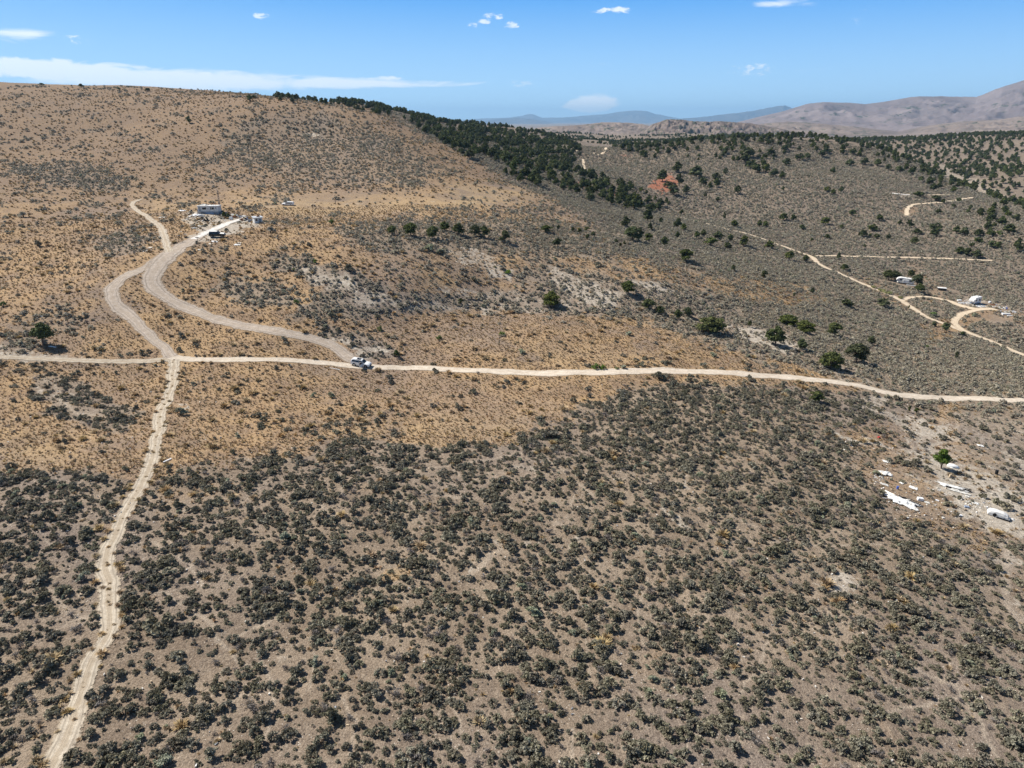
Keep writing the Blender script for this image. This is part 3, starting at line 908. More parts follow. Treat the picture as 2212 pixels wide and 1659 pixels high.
def road(label, pts, width, mat, name='dirt_road', wend=None):
    P = np.array(pts, float)
    x, y, z, ok = ground(P[:, 0], P[:, 1])
    C = np.stack([x, y], 1)[ok]
    r = np.hypot(*C.mean(0))
    step = max(.6, r * .003)
    Q = resample(C, step)
    # relax out digitising wobble
    for _ in range(2):
        Q[1:-1] = .25 * Q[:-2] + .5 * Q[1:-1] + .25 * Q[2:]
    T = np.gradient(Q, axis=0)
    T /= np.linalg.norm(T, axis=1)[:, None] + 1e-9
    Nn = np.stack([-T[:, 1], T[:, 0]], 1)
    wd = np.interp(np.linspace(0, 1, len(Q)), np.linspace(0, 1, len(width)), width) if isinstance(width, (list, tuple)) else np.full(len(Q), float(width))
    wd = wd * WIDE * (1 + fbm(Q[:, 0] / 7, Q[:, 1] / 7, 3, 61) * .22)
    Q = Q + Nn * (fbm(Q[:, 0] / 5, Q[:, 1] / 5, 2, 63) * .28)[:, None]
    lat = np.linspace(-1, 1, 9)
    G = Q[:, None, :] + Nn[:, None, :] * (lat[None, :, None] * wd[:, None, None] * .5)
    fx, fy = G[..., 0].ravel(), G[..., 1].ravel()
    LIFT[0] += .004
    zz = H(fx, fy) + LIFT[0] + np.hypot(fx, fy) * .00022
    k = len(lat)
    ii = np.arange(len(Q) - 1)[:, None] * k + np.arange(k - 1)[None]
    Fc = np.stack([ii, ii + k, ii + k + 1, ii + 1], -1).reshape(-1, 4)
    m = np_mesh(name, np.stack([fx, fy, zz], 1), Fc, [mat], None, True)
    # faces up
    L = np.concatenate([[0], np.cumsum(np.linalg.norm(np.diff(Q, axis=0), axis=1))])
    UV = np.stack([np.tile(lat, len(Q)), np.repeat(L, k)], 1)
    uvl = m.uv_layers.new(name='UVMap')
    uvl.data.foreach_set('uv', UV[Fc.ravel()].astype(np.float32).ravel())
    if m.polygons[0].normal.z < 0:
        m.flip_normals()
    ROADS.append((Q, wd))
    return tag(link(name, m), label, None, None, 'structure')


road('faint pale track along the left edge to the junction', [(-60, 768), (0, 772), (100, 776), (230, 781), (330, 779), (372, 776)], 3.0, M_TRACK)
road('pale dirt road crossing the picture to the right edge', [(366, 772), (392, 775), (420, 776), (520, 777), (640, 779), (700, 784), (750, 790), (810, 793), (900, 795), (1000, 800), (1100, 804), (1200, 806), (1300, 804), (1400, 801), (1500, 803), (1600, 808), (1700, 815), (1780, 823), (1860, 834), (1910, 848), (1960, 855), (2000, 858), (2100, 861), (2212, 865), (2350, 872)],
     [3.0, 3.0, 3.4, 4.4, 4.6, 4.6, 4.6, 4.8, 5.0], M_ROAD)
road('grey dirt road curving left up to the house', [(372, 772), (352, 750), (320, 724), (296, 696), (272, 676), (248, 656), (242, 636), (248, 616), (272, 596), (304, 584), (332, 568), (350, 556)], [3.6, 4.0, 4.4, 5, 5.2, 5.2, 6], M_ROAD2)
road('grey dirt road climbing from the parked car to the house', [(790, 788), (760, 776), (712, 744), (664, 730), (600, 716), (520, 704), (460, 688), (420, 672), (376, 652), (344, 632), (328, 612), (332, 588), (348, 568), (368, 548), (400, 528), (430, 511)], [5.0, 4.8, 4.6, 4.6, 4.8, 5.2, 5.8, 7.0, 9, 7.5, 5], M_ROAD2)
road('two wheel track bending up left of the house', [(366, 545), (360, 528), (354, 505), (342, 486), (318, 468), (298, 456), (286, 445), (290, 436), (306, 431)], [3.4, 3.2, 3.0, 2.8, 2.4], M_TRACK)
road('two wheel track running down to the lower left corner', [(376, 778), (374, 800), (369, 840), (348, 885), (342, 925), (334, 964), (315, 1030), (280, 1090), (252, 1146), (236, 1193), (229, 1240), (238, 1286), (233, 1352), (219, 1394), (196, 1436), (173, 1506), (149, 1576), (126, 1627), (100, 1680), (70, 1750)],
     [3.4, 3.2, 3.1, 3.0, 2.8, 2.8, 2.9, 2.9, 2.7], M_TRACK)
road('whitish gravel drive leading to the house', [(418, 517), (440, 506), (462, 496), (480, 488), (500, 480), (520, 474)], [3.2, 4.2, 4.6, 3.8, 2.6], M_WHITE, 'driveway')
road('faint track under the scattered junipers', [(1273, 497), (1337, 507), (1377, 515), (1437, 533), (1517, 541), (1597, 549), (1677, 557), (1727, 568), (1767, 580), (1790, 586)], 2.0, M_FAINT)
road('sandy road descending through the valley to the right edge', [(1360, 443), (1395, 452), (1479, 472), (1567, 494), (1647, 516), (1707, 538), (1751, 554), (1771, 572), (1807, 588), (1847, 606), (1887, 623), (1947, 650), (1999, 684), (2047, 702), (2087, 718), (2147, 740), (2212, 768), (2330, 815)],
     [2.6, 3.0, 3.4, 4.0, 4.2, 4.4, 4.4], M_SAND)
road('narrow sandy road branching right across the valley', [(1763, 553), (1847, 554), (1927, 556), (2047, 559), (2143, 563)], [3.2, 2.8, 2.4], M_SAND)
road('sandy loop passing the camp trailers', [(1946, 650), (1967, 643), (2007, 642), (2047, 650), (2079, 662), (2111, 668), (2150, 668)], [3.4, 3.9, 4.8, 5.6], M_SAND)
road('sandy loop curving back below the camper', [(2140, 668), (2110, 670), (2087, 676), (2067, 686), (2062, 698), (2075, 711), (2103, 723)], [4.2, 3.9, 3.6, 3.6], M_SAND)
road('whitish road cut in the grey hill at right', [(1959, 466), (1960, 452), (1975, 442), (2027, 438), (2067, 433), (2103, 427)], [4.5, 3.6, 3.6, 4.4], M_SAND)
road('short whitish cut above the hill road', [(1927, 418), (1947, 420), (1967, 421)], 3.4, M_WHITE)
road('thin pale cut on the grey hill at right', [(1999, 422), (2040, 421), (2071, 420)], 2.0, M_SAND)
road('sandy road showing between the woods', [(1251, 381), (1262, 366), (1261, 355), (1259, 344)], 3.4, M_SAND)
road('sandy road on the plain left of the gap', [(1205, 310), (1219, 315), (1231, 320), (1247, 327)], 4.4, M_SAND)
road('sandy road on the plain right of the gap', [(1280, 331), (1307, 324), (1325, 319), (1345, 316)], 4.4, M_SAND)


def near_road(x, y, pad=.4):
    out = np.zeros(x.shape, bool)
    for Q, wd in ROADS:
        lo, hi = Q.min(0) - 6, Q.max(0) + 6
        m = np.where((x > lo[0]) & (x < hi[0]) & (y > lo[1]) & (y < hi[1]))[0]
        if len(m) == 0:
            continue
        q = Q[::2]; w2 = wd[::2]
        for i in range(0, len(m), 20000):
            s = m[i:i + 20000]
            d = np.hypot(x[s][:, None] - q[None, :, 0], y[s][:, None] - q[None, :, 1]) - w2[None] * .47
            out[s] |= d.min(1) < pad
    return out


# ------------------------------------------------------------------ plant meshes
def leaf_cloud(cent, radii, n, size, out=.6, flat=.75, seed=0):
    """leaf-sized quads on the shells of several small lobes"""
    g_ = np.random.default_rng(seed)
    cent = np.asarray(cent); radii = np.asarray(radii)
    wts = radii ** 2 / (radii ** 2).sum()
    k = g_.choice(len(cent), n, p=wts)
    d = g_.normal(size=(n, 3)); d /= np.linalg.norm(d, axis=1)[:, None]
    d[:, 2] = np.where(d[:, 2] < -.35, -d[:, 2], d[:, 2])
    rr = radii[k] * (g_.uniform(.55, 1.08, n))
    c = cent[k] + d * rr[:, None] * np.array([1, 1, flat])
    nr = d * out + g_.normal(size=(n, 3)) * (1 - out)
    nr /= np.linalg.norm(nr, axis=1)[:, None]
    t = np.cross(nr, g_.normal(size=(n, 3))); t /= np.linalg.norm(t, axis=1)[:, None]
    b = np.cross(nr, t)
    s = size * g_.uniform(.6, 1.35, n)[:, None]
    asp = g_.uniform(.5, .9, n)[:, None]
    v = np.stack([c - t * s - b * s * asp, c + t * s - b * s * asp * .6, c + t * s * .7 + b * s * asp, c - t * s * .8 + b * s * asp * 1.1], 1)
    return v.reshape(-1, 3), np.arange(4 * n).reshape(-1, 4)


def with_wood(leafV, leafF, mb, mats):
    """one mesh of leaves and twigs"""
    f = [list(q) for q in leafF]
    mi = [0] * len(f)
    o = len(leafV)
    v = np.vstack([leafV, np.array(mb.v)]) if mb.v else leafV
    for q in mb.f:
        f.append([o + i for i in q]); mi.append(1)
    m = bpy.data.meshes.new('plant')
    m.from_pydata([tuple(p) for p in v], [], f)
    for q in mats: m.materials.append(q)
    m.polygons.foreach_set('material_index', mi)
    m.update()
    return m


def sage_mesh(seed, leaf=M_SAGE, nleaf=420, spread=.62, size=.075, tall=.62):
    g_ = np.random.default_rng(seed)
    nl = g_.integers(9, 15)
    a = g_.uniform(0, 6.28, nl); q = np.sqrt(g_.uniform(0, 1, nl)) * spread
    ex, ey = g_.uniform(.75, 1.2), g_.uniform(.75, 1.1)
    c = np.stack([np.cos(a) * q * ex, np.sin(a) * q * ey, tall * (1.05 - .75 * (q / spread) ** 2) * g_.uniform(.6, 1.1, nl)], 1)
    r = g_.uniform(.13, .27, nl)
    v, f = leaf_cloud(c, r, nleaf, size, .45, .8, seed + 1)
    v[:, 2] = np.maximum(v[:, 2], .03)
    mb = MB()
    for i in range(nl):
        mid = c[i] * np.array([.5, .5, .45])
        mb.bar((c[i][0] * .06, c[i][1] * .06, -.15), tuple(mid), .035, 4, .025)
        mb.bar(tuple(mid), tuple(c[i]), .025, 3, .012)
    return with_wood(v, f, mb, [leaf, M_WOOD])


def twig_mesh(seed, mat=M_DEAD):
    g_ = np.random.default_rng(seed)
    mb = MB()
    for i in range(26):
        a = g_.uniform(0, 6.28); s = g_.uniform(.2, .65)
        p1 = Vector((math.cos(a) * s * .45, math.sin(a) * s * .45, g_.uniform(.15, .35)))
        p2 = Vector((math.cos(a + g_.uniform(-.5, .5)) * s, math.sin(a + g_.uniform(-.5, .5)) * s, g_.uniform(.25, .6)))
        mb.bar((0, 0, -.1), p1, .022, 3, .014); mb.bar(p1, p2, .014, 3, .006)
    c = g_.normal(size=(6, 3)) * np.array([.28, .28, .06]) + np.array([0, 0, .35])
    v, f = leaf_cloud(c, np.full(6, .2), 90, .05, .3, .7, seed)
    return with_wood(v, f, mb, [mat, mat])


def tuft_mesh(seed, n=80, rad_=.38, h=.38, mat=M_BUNCH, width=.03):
    g_ = np.random.default_rng(seed)
    vs, fs = [], []
    for i in range(n):
        a = g_.uniform(0, 6.28); lean = g_.uniform(.1, 1.0)
        L = h * g_.uniform(.65, 1.15)
        base = np.array([math.cos(a), math.sin(a), 0]) * g_.uniform(0, .35) * rad_
        tip = base + np.array([math.cos(a) * lean * rad_ * 1.25, math.sin(a) * lean * rad_ * 1.25, L * (1 - .45 * lean * lean)])
        mid = (base + tip) / 2 + np.array([0, 0, L * .16])
        sd = np.array([-math.sin(a), math.cos(a), 0]) * width
        o = len(vs)
        vs += [base - sd - [0, 0, .06], base + sd - [0, 0, .06], mid + sd * 1.2, mid - sd * 1.2, tip + sd * .4, tip - sd * .4]
        fs += [[o, o + 1, o + 2, o + 3], [o + 3, o + 2, o + 4, o + 5]]
    return np_mesh('tuft', np.array(vs), np.array(fs), [mat])


def juniper_parts(seed, h=4.6, w_=2.1, nleaf=1500, trunk=.9, leaf=M_JUN, size=.17, multi=1, top=.35):
    """crown and trunk meshes; crown of many foliage clumps on limbs"""
    g_ = np.random.default_rng(seed)
    nl = 30
    cs, rs = [], []
    for i in range(nl):
        t = g_.uniform(0, 1) ** .85
        z = trunk + (h - trunk) * (.08 + .84 * t)
        env = math.sqrt(max(0.03, 1 - abs(2 * t - .82 + top * .2) ** 2.3 * (.62 if t < .5 else .88)))
        a = g_.uniform(0, 6.28)
        q = w_ * env * math.sqrt(g_.uniform(.12, 1)) * .80
        cs.append((math.cos(a) * q * (1 + .18 * math.sin(seed)), math.sin(a) * q, z))
        rs.append(w_ * g_.uniform(.22, .40) * (.75 + .35 * env))
    cs = np.array(cs); rs = np.array(rs)
    v, f = leaf_cloud(cs, rs, nleaf, size, .66, .82, seed + 3)
    # dense heart so that the sky does not show through the middle
    v2, f2 = leaf_cloud(cs * np.array([.72, .72, 1]) , rs * .8, nleaf // 3, size * 1.5, .4, .9, seed + 4)
    f = np.vstack([f, f2 + len(v)]); v = np.vstack([v, v2])
    crown = np_mesh('crown', v, f, [leaf])
    mb = MB()
    for k in range(multi):
        off = (k - (multi - 1) / 2) * w_ * .55
        mb.bar((off * .3, 0, -.4), (off * .7 + .1, .06, trunk * .9), .19, 7, .15)
        mb.bar((off * .7 + .1, .06, trunk * .9), (off + .05, 0, h * .66), .15, 6, .06)
    for i in range(9):
        c = cs[i]
        mb.bar((c[0] * .1, c[1] * .1, trunk * .7 + .1 * i), tuple(c), .07, 4, .03)
    return crown, mb.mesh('trunk', M_TRUNK)


def joined(crown, trunk, leaf=M_JUN):
    m = bpy.data.meshes.new('juniper')
    v = [tuple(q.co) for q in crown.vertices] + [tuple(q.co) for q in trunk.vertices]
    o = len(crown.vertices)
    f = [list(p.vertices) for p in crown.polygons] + [[o + i for i in p.vertices] for p in trunk.polygons]
    m.from_pydata(v, [], f)
    m.materials.append(leaf); m.materials.append(M_TRUNK)
    m.polygons.foreach_set('material_index', [0] * len(crown.polygons) + [1] * len(trunk.polygons))
    m.update()
    return m


SAGE = [sage_mesh(100 + i) for i in range(7)]
M_SAGEF = leafmat('grey sage of the valley', (.28, .25, .185), (.58, .53, .42), .4)
SAGE_S = [sage_mesh(140 + i, M_SAGEF, nleaf=130, size=.13) for i in range(5)]
SAGE_P = [sage_mesh(200 + i, M_SAGE2) for i in range(2)]
TWIG = [twig_mesh(300 + i) for i in range(2)]
TUFT = [tuft_mesh(400 + i) for i in range(4)]
GCL = [tuft_mesh(450 + i, 12, .26, .26, M_GRASS, .04) for i in range(4)]
GBUSH = [sage_mesh(500 + i, M_GREEN, 380, .6, .08, .7) for i in range(2)]
YBUSH = [sage_mesh(520 + i, M_PALEBUSH, 300, .6, .08, .5) for i in range(2)]
JP = [juniper_parts(600 + i, nleaf=1500) for i in range(5)]
JP2 = [juniper_parts(620 + i, 4.0, 2.4, 1700, .5, M_JUN2, multi=2) for i in range(2)]
JS = [joined(*juniper_parts(640 + i, nleaf=420, size=.30)) for i in range(5)]


def in_view(x, y, z, pad=60):
    u, v = pixel(x, y, z)
    return (u > -pad) & (u < W_ + pad) & (v < 1659 + pad) & (y > 5)


# ------------------------------------------------------------------ individual junipers
def place_tree(u, v, hpx, wpx, label, group=None, kind=0, rot=None, small=None, name='juniper_tree'):
    p = gp(u, v)
    d = dist_at(p)
    h = max(1.0, hpx / F_ * d * 1.06)
    wd = max(.8, wpx / F_ * d)
    return tree_at(p, h, wd, label, group, kind, rot, small, name)


def tree_at(p, h, wd, label, group=None, kind=0, rot=None, small=None, name='juniper_tree'):
    rot = random.uniform(0, 6.28) if rot is None else rot
    far = p.length > 330 if small is None else small
    if far:
        o = link(name, random.choice(JS)); base_h, base_w = 4.6, 4.2
        o.location = p; o.rotation_euler = (0, 0, rot); o.scale = (wd / base_w, wd / base_w, h / base_h)
        return tag(o, label, 'tree', group)
    cr, tk = random.choice(JP) if kind == 0 else (random.choice(JP2) if kind == 1 else kind)
    base_h, base_w = (4.0, 4.8) if kind == 1 else (4.6, 4.2)
    r = empty(name, p, rot, label, 'tree', group)
    r.scale = (wd / base_w, wd / base_w, h / base_h)
    link('crown', cr, r); link('trunk', tk, r)
    return r


TREES = []       # (x, y) of every placed tree, to keep random ones apart
def tree_place(u, v):
    if v < 345:
        return 'near the crest of the grey hill'
    if u < 1500 and v < 430:
        return 'round the red soil patch'
    if v < 430:
        return 'on the upper face of the grey hill'
    if u > 1900 and v > 465 and v < 560:
        return 'above the narrow branch road at right'
    if v < 520:
        return 'on the grey flat above the sandy valley road'
    if u < 1700:
        return 'between the faint track and the sandy valley road'
    return 'on the grey flat near the narrow branch road'


def T(u, v, h, w2, label, group=None, kind=0, **k):
    if label is None:
        pl = tree_place(u, v)
        sz = 'tiny' if w2 < 11 else ('small' if w2 < 17 else 'wide')
        label = f'{sz} dark juniper {pl}'; group = f'{sz} junipers {pl}'
    o = place_tree(u, v, h, w2, label, group, kind, **k)
    TREES.append((o.location.x, o.location.y))
    return o
def z7(x, y): return 797 + .4 * x, 425 + .4 * y
def z4(x, y): return 1327 + .4 * x, 602 + .4 * y
def z3(x, y): return 1327 + .4 * x, 248 + .4 * y

# the lone trees, each with its own words
LONE = JP_LONE = juniper_parts(701, 4.6, 2.1, 2200, 1.45, M_JUN, .15)
BRIGHT = juniper_parts(702, 4.6, 2.1, 2600, 1.0, M_JUNG, .14)
T(95, 746, 46, 50, 'lone juniper with a bare trunk on the tan slope at the far left', kind=LONE)
T(*z4(1765, 1026), 42, 36, 'bright green juniper among the white debris at lower right', kind=BRIGHT)
T(*z4(1090, 665), 27, 27, 'small green juniper standing just below the pale road', kind=JP2[0])
for (x, y, h, w2, lab) in [(125, 203, 42, 55, 'leftmost dark juniper of the row on the pale slope'), (225, 210, 62, 85, 'wide dark juniper second from left in the row on the pale slope'),
                           (345, 230, 65, 75, 'two stemmed juniper lowest in the row on the pale slope'), (408, 183, 45, 55, 'small round juniper set above the row on the pale slope'),
                           (485, 207, 60, 70, 'dense juniper in the middle of the row on the pale slope'), (575, 212, 55, 60, 'dark juniper touching its lower neighbour at the right of the row'),
                           (625, 222, 60, 50, 'lower of the two touching junipers at the right of the row'), (732, 250, 65, 60, 'dark juniper with a reddish patch beside it right of the row'),
                           (958, 195, 38, 70, 'low wide juniper on the brushy slope right of the row'), (1017, 270, 42, 50, 'small juniper with a long shadow below the low wide one'),
                           (1385, 165, 52, 60, 'juniper left of the sandy valley road start'), (1505, 135, 60, 65, 'round dark juniper beside the upper end of the sandy valley road'),
                           (1425, 240, 75, 110, 'large spreading juniper clump on the faint track'), (1510, 243, 45, 50, 'juniper right of the large clump on the faint track'),
                           (1595, 268, 48, 55, 'round juniper at the end of the pale patch on the faint track'), (1712, 350, 65, 85, 'two headed juniper with a forked trunk on the grey slope'),
                           (1398, 525, 65, 85, 'round dark juniper in the pale ring of the gully'), (1510, 610, 55, 75, 'juniper above the grassy mound at the gully edge'),
                           (1568, 632, 40, 55, 'low juniper right of the one at the gully edge'), (1667, 662, 50, 50, 'left of the paired junipers in the gully'),
                           (1720, 648, 48, 50, 'right of the paired junipers in the gully'), (2055, 705, 35, 28, 'tiny round juniper in the grey brush by the pale bank')]:
    T(*z7(x, y), h * .4, w2 * .4, lab)
T(*z7(985, 592), 30, 42, 'light green double bush tree in the grey gully', kind=1)
T(*z7(1845, 735), 37, 63, 'largest wide juniper at the edge of the grassy mound', kind=JP2[0])
T(*z7(497, 582), 14, 10, 'small upright juniper at the gully foot')
T(*z7(150, 870), 18, 13, 'slim upright green bush right of the parked car')
for (x, y, h, w2, lab) in [(940, 250, 50, 115, 'broad juniper above the pale bank, left of its pair'), (1030, 290, 60, 110, 'broad juniper above the pale bank, right of its pair'), (1185, 308, 68, 85, 'round juniper right of the broad pair'),
                           (870, 360, 98, 110, 'big rounded juniper on the pale bank'), (1012, 388, 60, 60, 'small juniper right of the big one on the pale bank'), (1305, 450, 95, 125, 'big dark leaning juniper in the grey brush'),
                           (1170, 485, 85, 125, 'olive juniper with visible limbs nearest to the pale road'), (1388, 358, 48, 45, 'small round juniper above the big leaning one'), (1253, 152, 38, 70, 'flat topped juniper with shadow in the upper brush'),
                           (1450, 152, 48, 60, 'green juniper beside the sandy road, upper brush')]:
    T(*z4(x, y), h * .4, w2 * .4, lab, kind=1 if x in (1170, 940, 1030, 1450) else 0)
for (x, y, h, w2, lab) in [(1590, 722, 34, 16, 'slim upright juniper below the road bend at right'), (1630, 728, 30, 30, 'small bushy juniper below the road bend at right'), (1068, 80, 30, 25, 'small juniper in the upper brush left of the flat topped one'),
                           (970, 98, 22, 18, 'tiny juniper near the white speckled patch'), (1590, 162, 18, 12, 'tiny juniper at the edge of the sandy road'), (1725, 257, 26, 25, 'small juniper left of the sandy loop mouth'),
                           (1785, 280, 40, 50, 'juniper between the sandy road and the loop mouth'), (1878, 307, 22, 26, 'small green juniper by the road fork'), (1845, 432, 38, 26, 'upright juniper alone in the lower right brush')]:
    T(*z4(x, y), h * .4, w2 * .4, lab)
T(*z3(1480, 892), 20, 26, 'left of the junipers behind the long white trailer', small=False)
T(*z3(1512, 890), 18, 24, 'juniper touching the front of the long white trailer', small=False)
T(*z3(1600, 877), 15, 15, 'small juniper above the long white trailer', small=False)
T(*z3(1633, 926), 24, 26, 'juniper covering the rear of the long white trailer', small=False)
T(*z3(1643, 965), 20, 24, 'round juniper on a bare trunk below the long white trailer', small=False, kind=LONE)
for (u, v, h, w2, lab) in [(409, 262, 14, 12, 'lone dark tree midway up the tan hill'), (90, 180, 5, 13, 'leftmost dark bush on the hill skyline'), (176, 184, 7, 12, 'second dark bush on the hill skyline'),
                           (257, 189, 5, 8, 'small dark bush on the hill skyline, third from left'), (319, 193, 7, 13, 'round dark bush on the hill skyline, fourth from left'), (539, 214, 14, 12, 'upright dark tree where the skyline trees begin'),
                           (548, 208, 7, 14, 'low dark tree behind the upright one on the skyline')]:
    T(u, v + 5, h, w2, lab, small=True)

GRP = 'junipers scattered over the grey valley'
LBL = None
for (x, y, h, w2) in [(1022, 180, 25, 20), (1100, 190, 25, 20), (1135, 200, 30, 30), (1178, 183, 20, 35), (1180, 232, 28, 25), (1210, 222, 32, 25), (1335, 250, 20, 25), (1357, 272, 22, 20), (1380, 262, 22, 20), (1465, 215, 45, 40), (1517, 180, 35, 30),
                      (1577, 145, 30, 25), (1688, 95, 25, 25), (1665, 170, 50, 45), (1665, 222, 30, 30), (1698, 185, 35, 35), (1770, 225, 35, 40), (1805, 215, 35, 35), (1845, 265, 42, 70), (1885, 230, 38, 65), (1950, 245, 40, 35), (1935, 285, 35, 50),
                      (2025, 268, 52, 50), (2160, 280, 42, 55), (2110, 162, 28, 25), (2140, 162, 30, 30), (1973, 165, 35, 40), (1918, 125, 40, 15), (1965, 400, 32, 25), (2133, 440, 40, 40)]:
    T(*z7(x, y), h * .4, w2 * .4, LBL, GRP)
for (x, y, h, w2) in [(1240, 840, 32, 45), (1210, 782, 35, 25), (1030, 798, 38, 35), (945, 785, 45, 50), (645, 608, 35, 35), (783, 605, 32, 28), (815, 608, 32, 32), (912, 570, 35, 50), (965, 570, 28, 35), (1015, 620, 25, 35), (1065, 685, 18, 20),
                      (1140, 592, 35, 55), (1148, 670, 25, 30), (1228, 615, 20, 22), (1285, 545, 30, 45), (1430, 573, 32, 40), (1395, 627, 35, 45), (1340, 660, 35, 50), (1380, 660, 20, 20), (1415, 668, 25, 30), (1478, 672, 28, 22), (1350, 718, 18, 20),
                      (1618, 700, 35, 45), (1540, 595, 25, 25), (1595, 610, 40, 40), (1635, 645, 28, 45), (1735, 625, 40, 60), (1725, 655, 35, 50), (1845, 640, 35, 45), (1890, 652, 40, 50), (1965, 655, 35, 50), (2030, 655, 30, 45), (2080, 655, 28, 40),
                      (1865, 750, 34, 60), (1905, 758, 36, 55), (1955, 770, 35, 65), (2040, 718, 36, 50), (2070, 722, 34, 45), (2175, 740, 55, 50), (1965, 690, 30, 40), (1930, 715, 24, 30), (2090, 600, 45, 55), (2130, 640, 45, 70), (2030, 580, 40, 50), (1975, 535, 30, 40),
                      (2170, 575, 35, 50), (2030, 540, 35, 45), (2110, 520, 25, 30), (1830, 500, 20, 24), (1750, 535, 25, 35), (1775, 478, 22, 26), (1860, 470, 22, 24), (1640, 445, 28, 60), (1735, 465, 28, 50), (1150, 415, 25, 40), (1180, 430, 25, 30), (1225, 418, 28, 35), (1180, 318, 30, 35),
                      (260, 360, 55, 60), (320, 437, 55, 70), (385, 427, 42, 42), (290, 392, 30, 50), (350, 385, 60, 45), (340, 312, 50, 65), (440, 340, 55, 90), (480, 382, 45, 50), (550, 390, 40, 45), (550, 358, 40, 55), (515, 402, 35, 30), (665, 427, 40, 40),
                      (555, 470, 25, 25), (490, 445, 25, 18), (600, 325, 35, 30), (720, 232, 50, 70), (705, 262, 45, 60), (740, 290, 45, 50), (770, 312, 40, 50), (820, 310, 40, 50), (860, 335, 40, 50), (905, 345, 35, 40), (910, 410, 22, 20), (845, 220, 40, 40), (930, 275, 35, 50),
                      (1000, 245, 35, 45), (1040, 240, 30, 40), (1120, 225, 30, 40), (1270, 275, 30, 50), (1350, 270, 35, 45), (1420, 275, 32, 40), (1480, 300, 30, 40), (1540, 310, 30, 50), (1600, 320, 30, 40), (1700, 380, 40, 45), (1720, 410, 35, 40), (1750, 400, 30, 40), (1830, 420, 30, 40), (1655, 360, 25, 30)]:
    T(*z3(x, y), h * .4, w2 * .4, LBL, GRP)
n_individual = len(TREES)

# woods: dense belts of trees
WOODS = [([(596, 196), (760, 203), (840, 232), (840, 256), (740, 232), (596, 219)], 10, 4.6, .45),
         ([(655, 208), (760, 214), (1000, 262), (1150, 286), (1210, 296), (1262, 325), (1250, 340), (1235, 365), (1290, 392), (1370, 425), (1440, 448), (1400, 462), (1290, 440), (1190, 412), (1110, 388), (1050, 366), (940, 300), (830, 244)], 7.6, 5.6, .53),
         ([(1320, 322), (1400, 312), (1480, 300), (1560, 292), (1640, 286), (1800, 296), (1900, 315), (2010, 355), (2110, 415), (2050, 405), (1960, 365), (1880, 348), (1780, 330), (1700, 325), (1600, 335), (1480, 335), (1400, 345)], 8.6, 5.4, .50),
         ([(1820, 300), (2000, 290), (2320, 270), (2500, 480), (2240, 470), (2120, 420), (2020, 355), (1930, 322)], 10.5, 6.0, .62),
         ([(1240, 296), (1340, 300), (1460, 308), (1400, 316), (1300, 312), (1190, 296)], 12, 5.0, .6),
         ([(1450, 445), (1380, 425), (1300, 395), (1240, 380), (1290, 382), (1380, 410), (1460, 430)], 7, 5.0, .5),
         ([(1180, 282), (1500, 292), (1480, 297), (1200, 291)], 11, 5.0, .5),
         ([(1430, 340), (1560, 330), (1720, 330), (1640, 370), (1560, 350)], 13, 4.6, .55),
         ([(2100, 440), (2260, 480), (2260, 620), (2180, 560), (2060, 480)], 16, 4.6, .5)]
wx, wy, wh = [], [], []
for poly, step, hh, cover in WOODS:
    P = np.array(poly, float)
    # candidate cells over the world area of that belt
    px, py, pz, ok = ground(P[:, 0], P[:, 1])
    lo = (px.min() - 60, max(330, py.min() - 60)); hi = (px.max() + 80, min(2200, py.max() + 120))
    gx, gy_ = np.meshgrid(np.arange(lo[0], hi[0], step), np.arange(lo[1], hi[1], step))
    gx = gx.ravel() + rng.uniform(-.48, .48, gx.size) * step; gy_ = gy_.ravel() + rng.uniform(-.48, .48, gy_.size) * step
    gz_ = H(gx, gy_)
    u, v = pixel(gx, gy_, gz_)
    u2 = u + fbm(gx / 30, gy_ / 30, 2, 91) * 12
    keep = sdf(u2, v + fbm(gx / 30, gy_ / 30, 2, 92) * 5, poly) > 0
    clump = fbm(gx / 26, gy_ / 26, 3, 95) * .5 + .5
    keep &= clump > (1 - cover) - .05 + rng.uniform(-.12, .12, gx.size)
    keep &= ~near_road(gx, gy_, 1.5)
    wx.append(gx[keep]); wy.append(gy_[keep]); wh.append(hh * rng.uniform(.6, 1.25, keep.sum()))
wx, wy, wh = map(np.concatenate, (wx, wy, wh))
# thin where belts overlap or a hand placed tree stands
order = rng.permutation(len(wx)); cell = {}
for tx, ty in TREES:
    cell.setdefault((int(tx // 4), int(ty // 4)), 1)
sel = []
for i in order:
    key = (int(wx[i] // 4), int(wy[i] // 4))
    if key in cell:
        continue
    cell[key] = 1
    sel.append(i)
wx, wy, wh = wx[sel], wy[sel], wh[sel]
wz = H(wx, wy)


def visible(x, y, z):
    """which points are not behind a rise"""
    ok = np.ones(x.shape, bool)
    for t in np.linspace(.3, .97, 34):
        ok &= H(x * t, y * t) < z * t + 3.0
    return ok


vis = visible(wx, wy, wz) & in_view(wx, wy, wz, 30)
dist = np.hypot(wx, wy)
cand = np.where(vis)[0]
cand = cand[np.argsort(dist[cand] / wh[cand])]
take = cand[:max(0, 298 - n_individual)]
for i in take:
    ux = float(pixel(wx[i:i + 1], wy[i:i + 1], wz[i:i + 1])[0][0])
    pl = ('on the skyline right of the tan hill' if ux < 850 else 'in the dense wood touching the tan hill' if ux < 1130 else 'in the lower end of the dense wood' if ux < 1300 else
          'in the thin belt beside the red soil' if ux < 1500 else 'on the crest of the grey hill' if ux < 1900 else 'on the wooded hill at the right edge')
    o = tree_at(Vector((wx[i], wy[i], wz[i] - .1)), wh[i], wh[i] * random.uniform(.8, 1.05), 'dark green juniper ' + pl, 'junipers ' + pl, small=True)
rest = np.setdiff1d(np.arange(len(wx)), take)


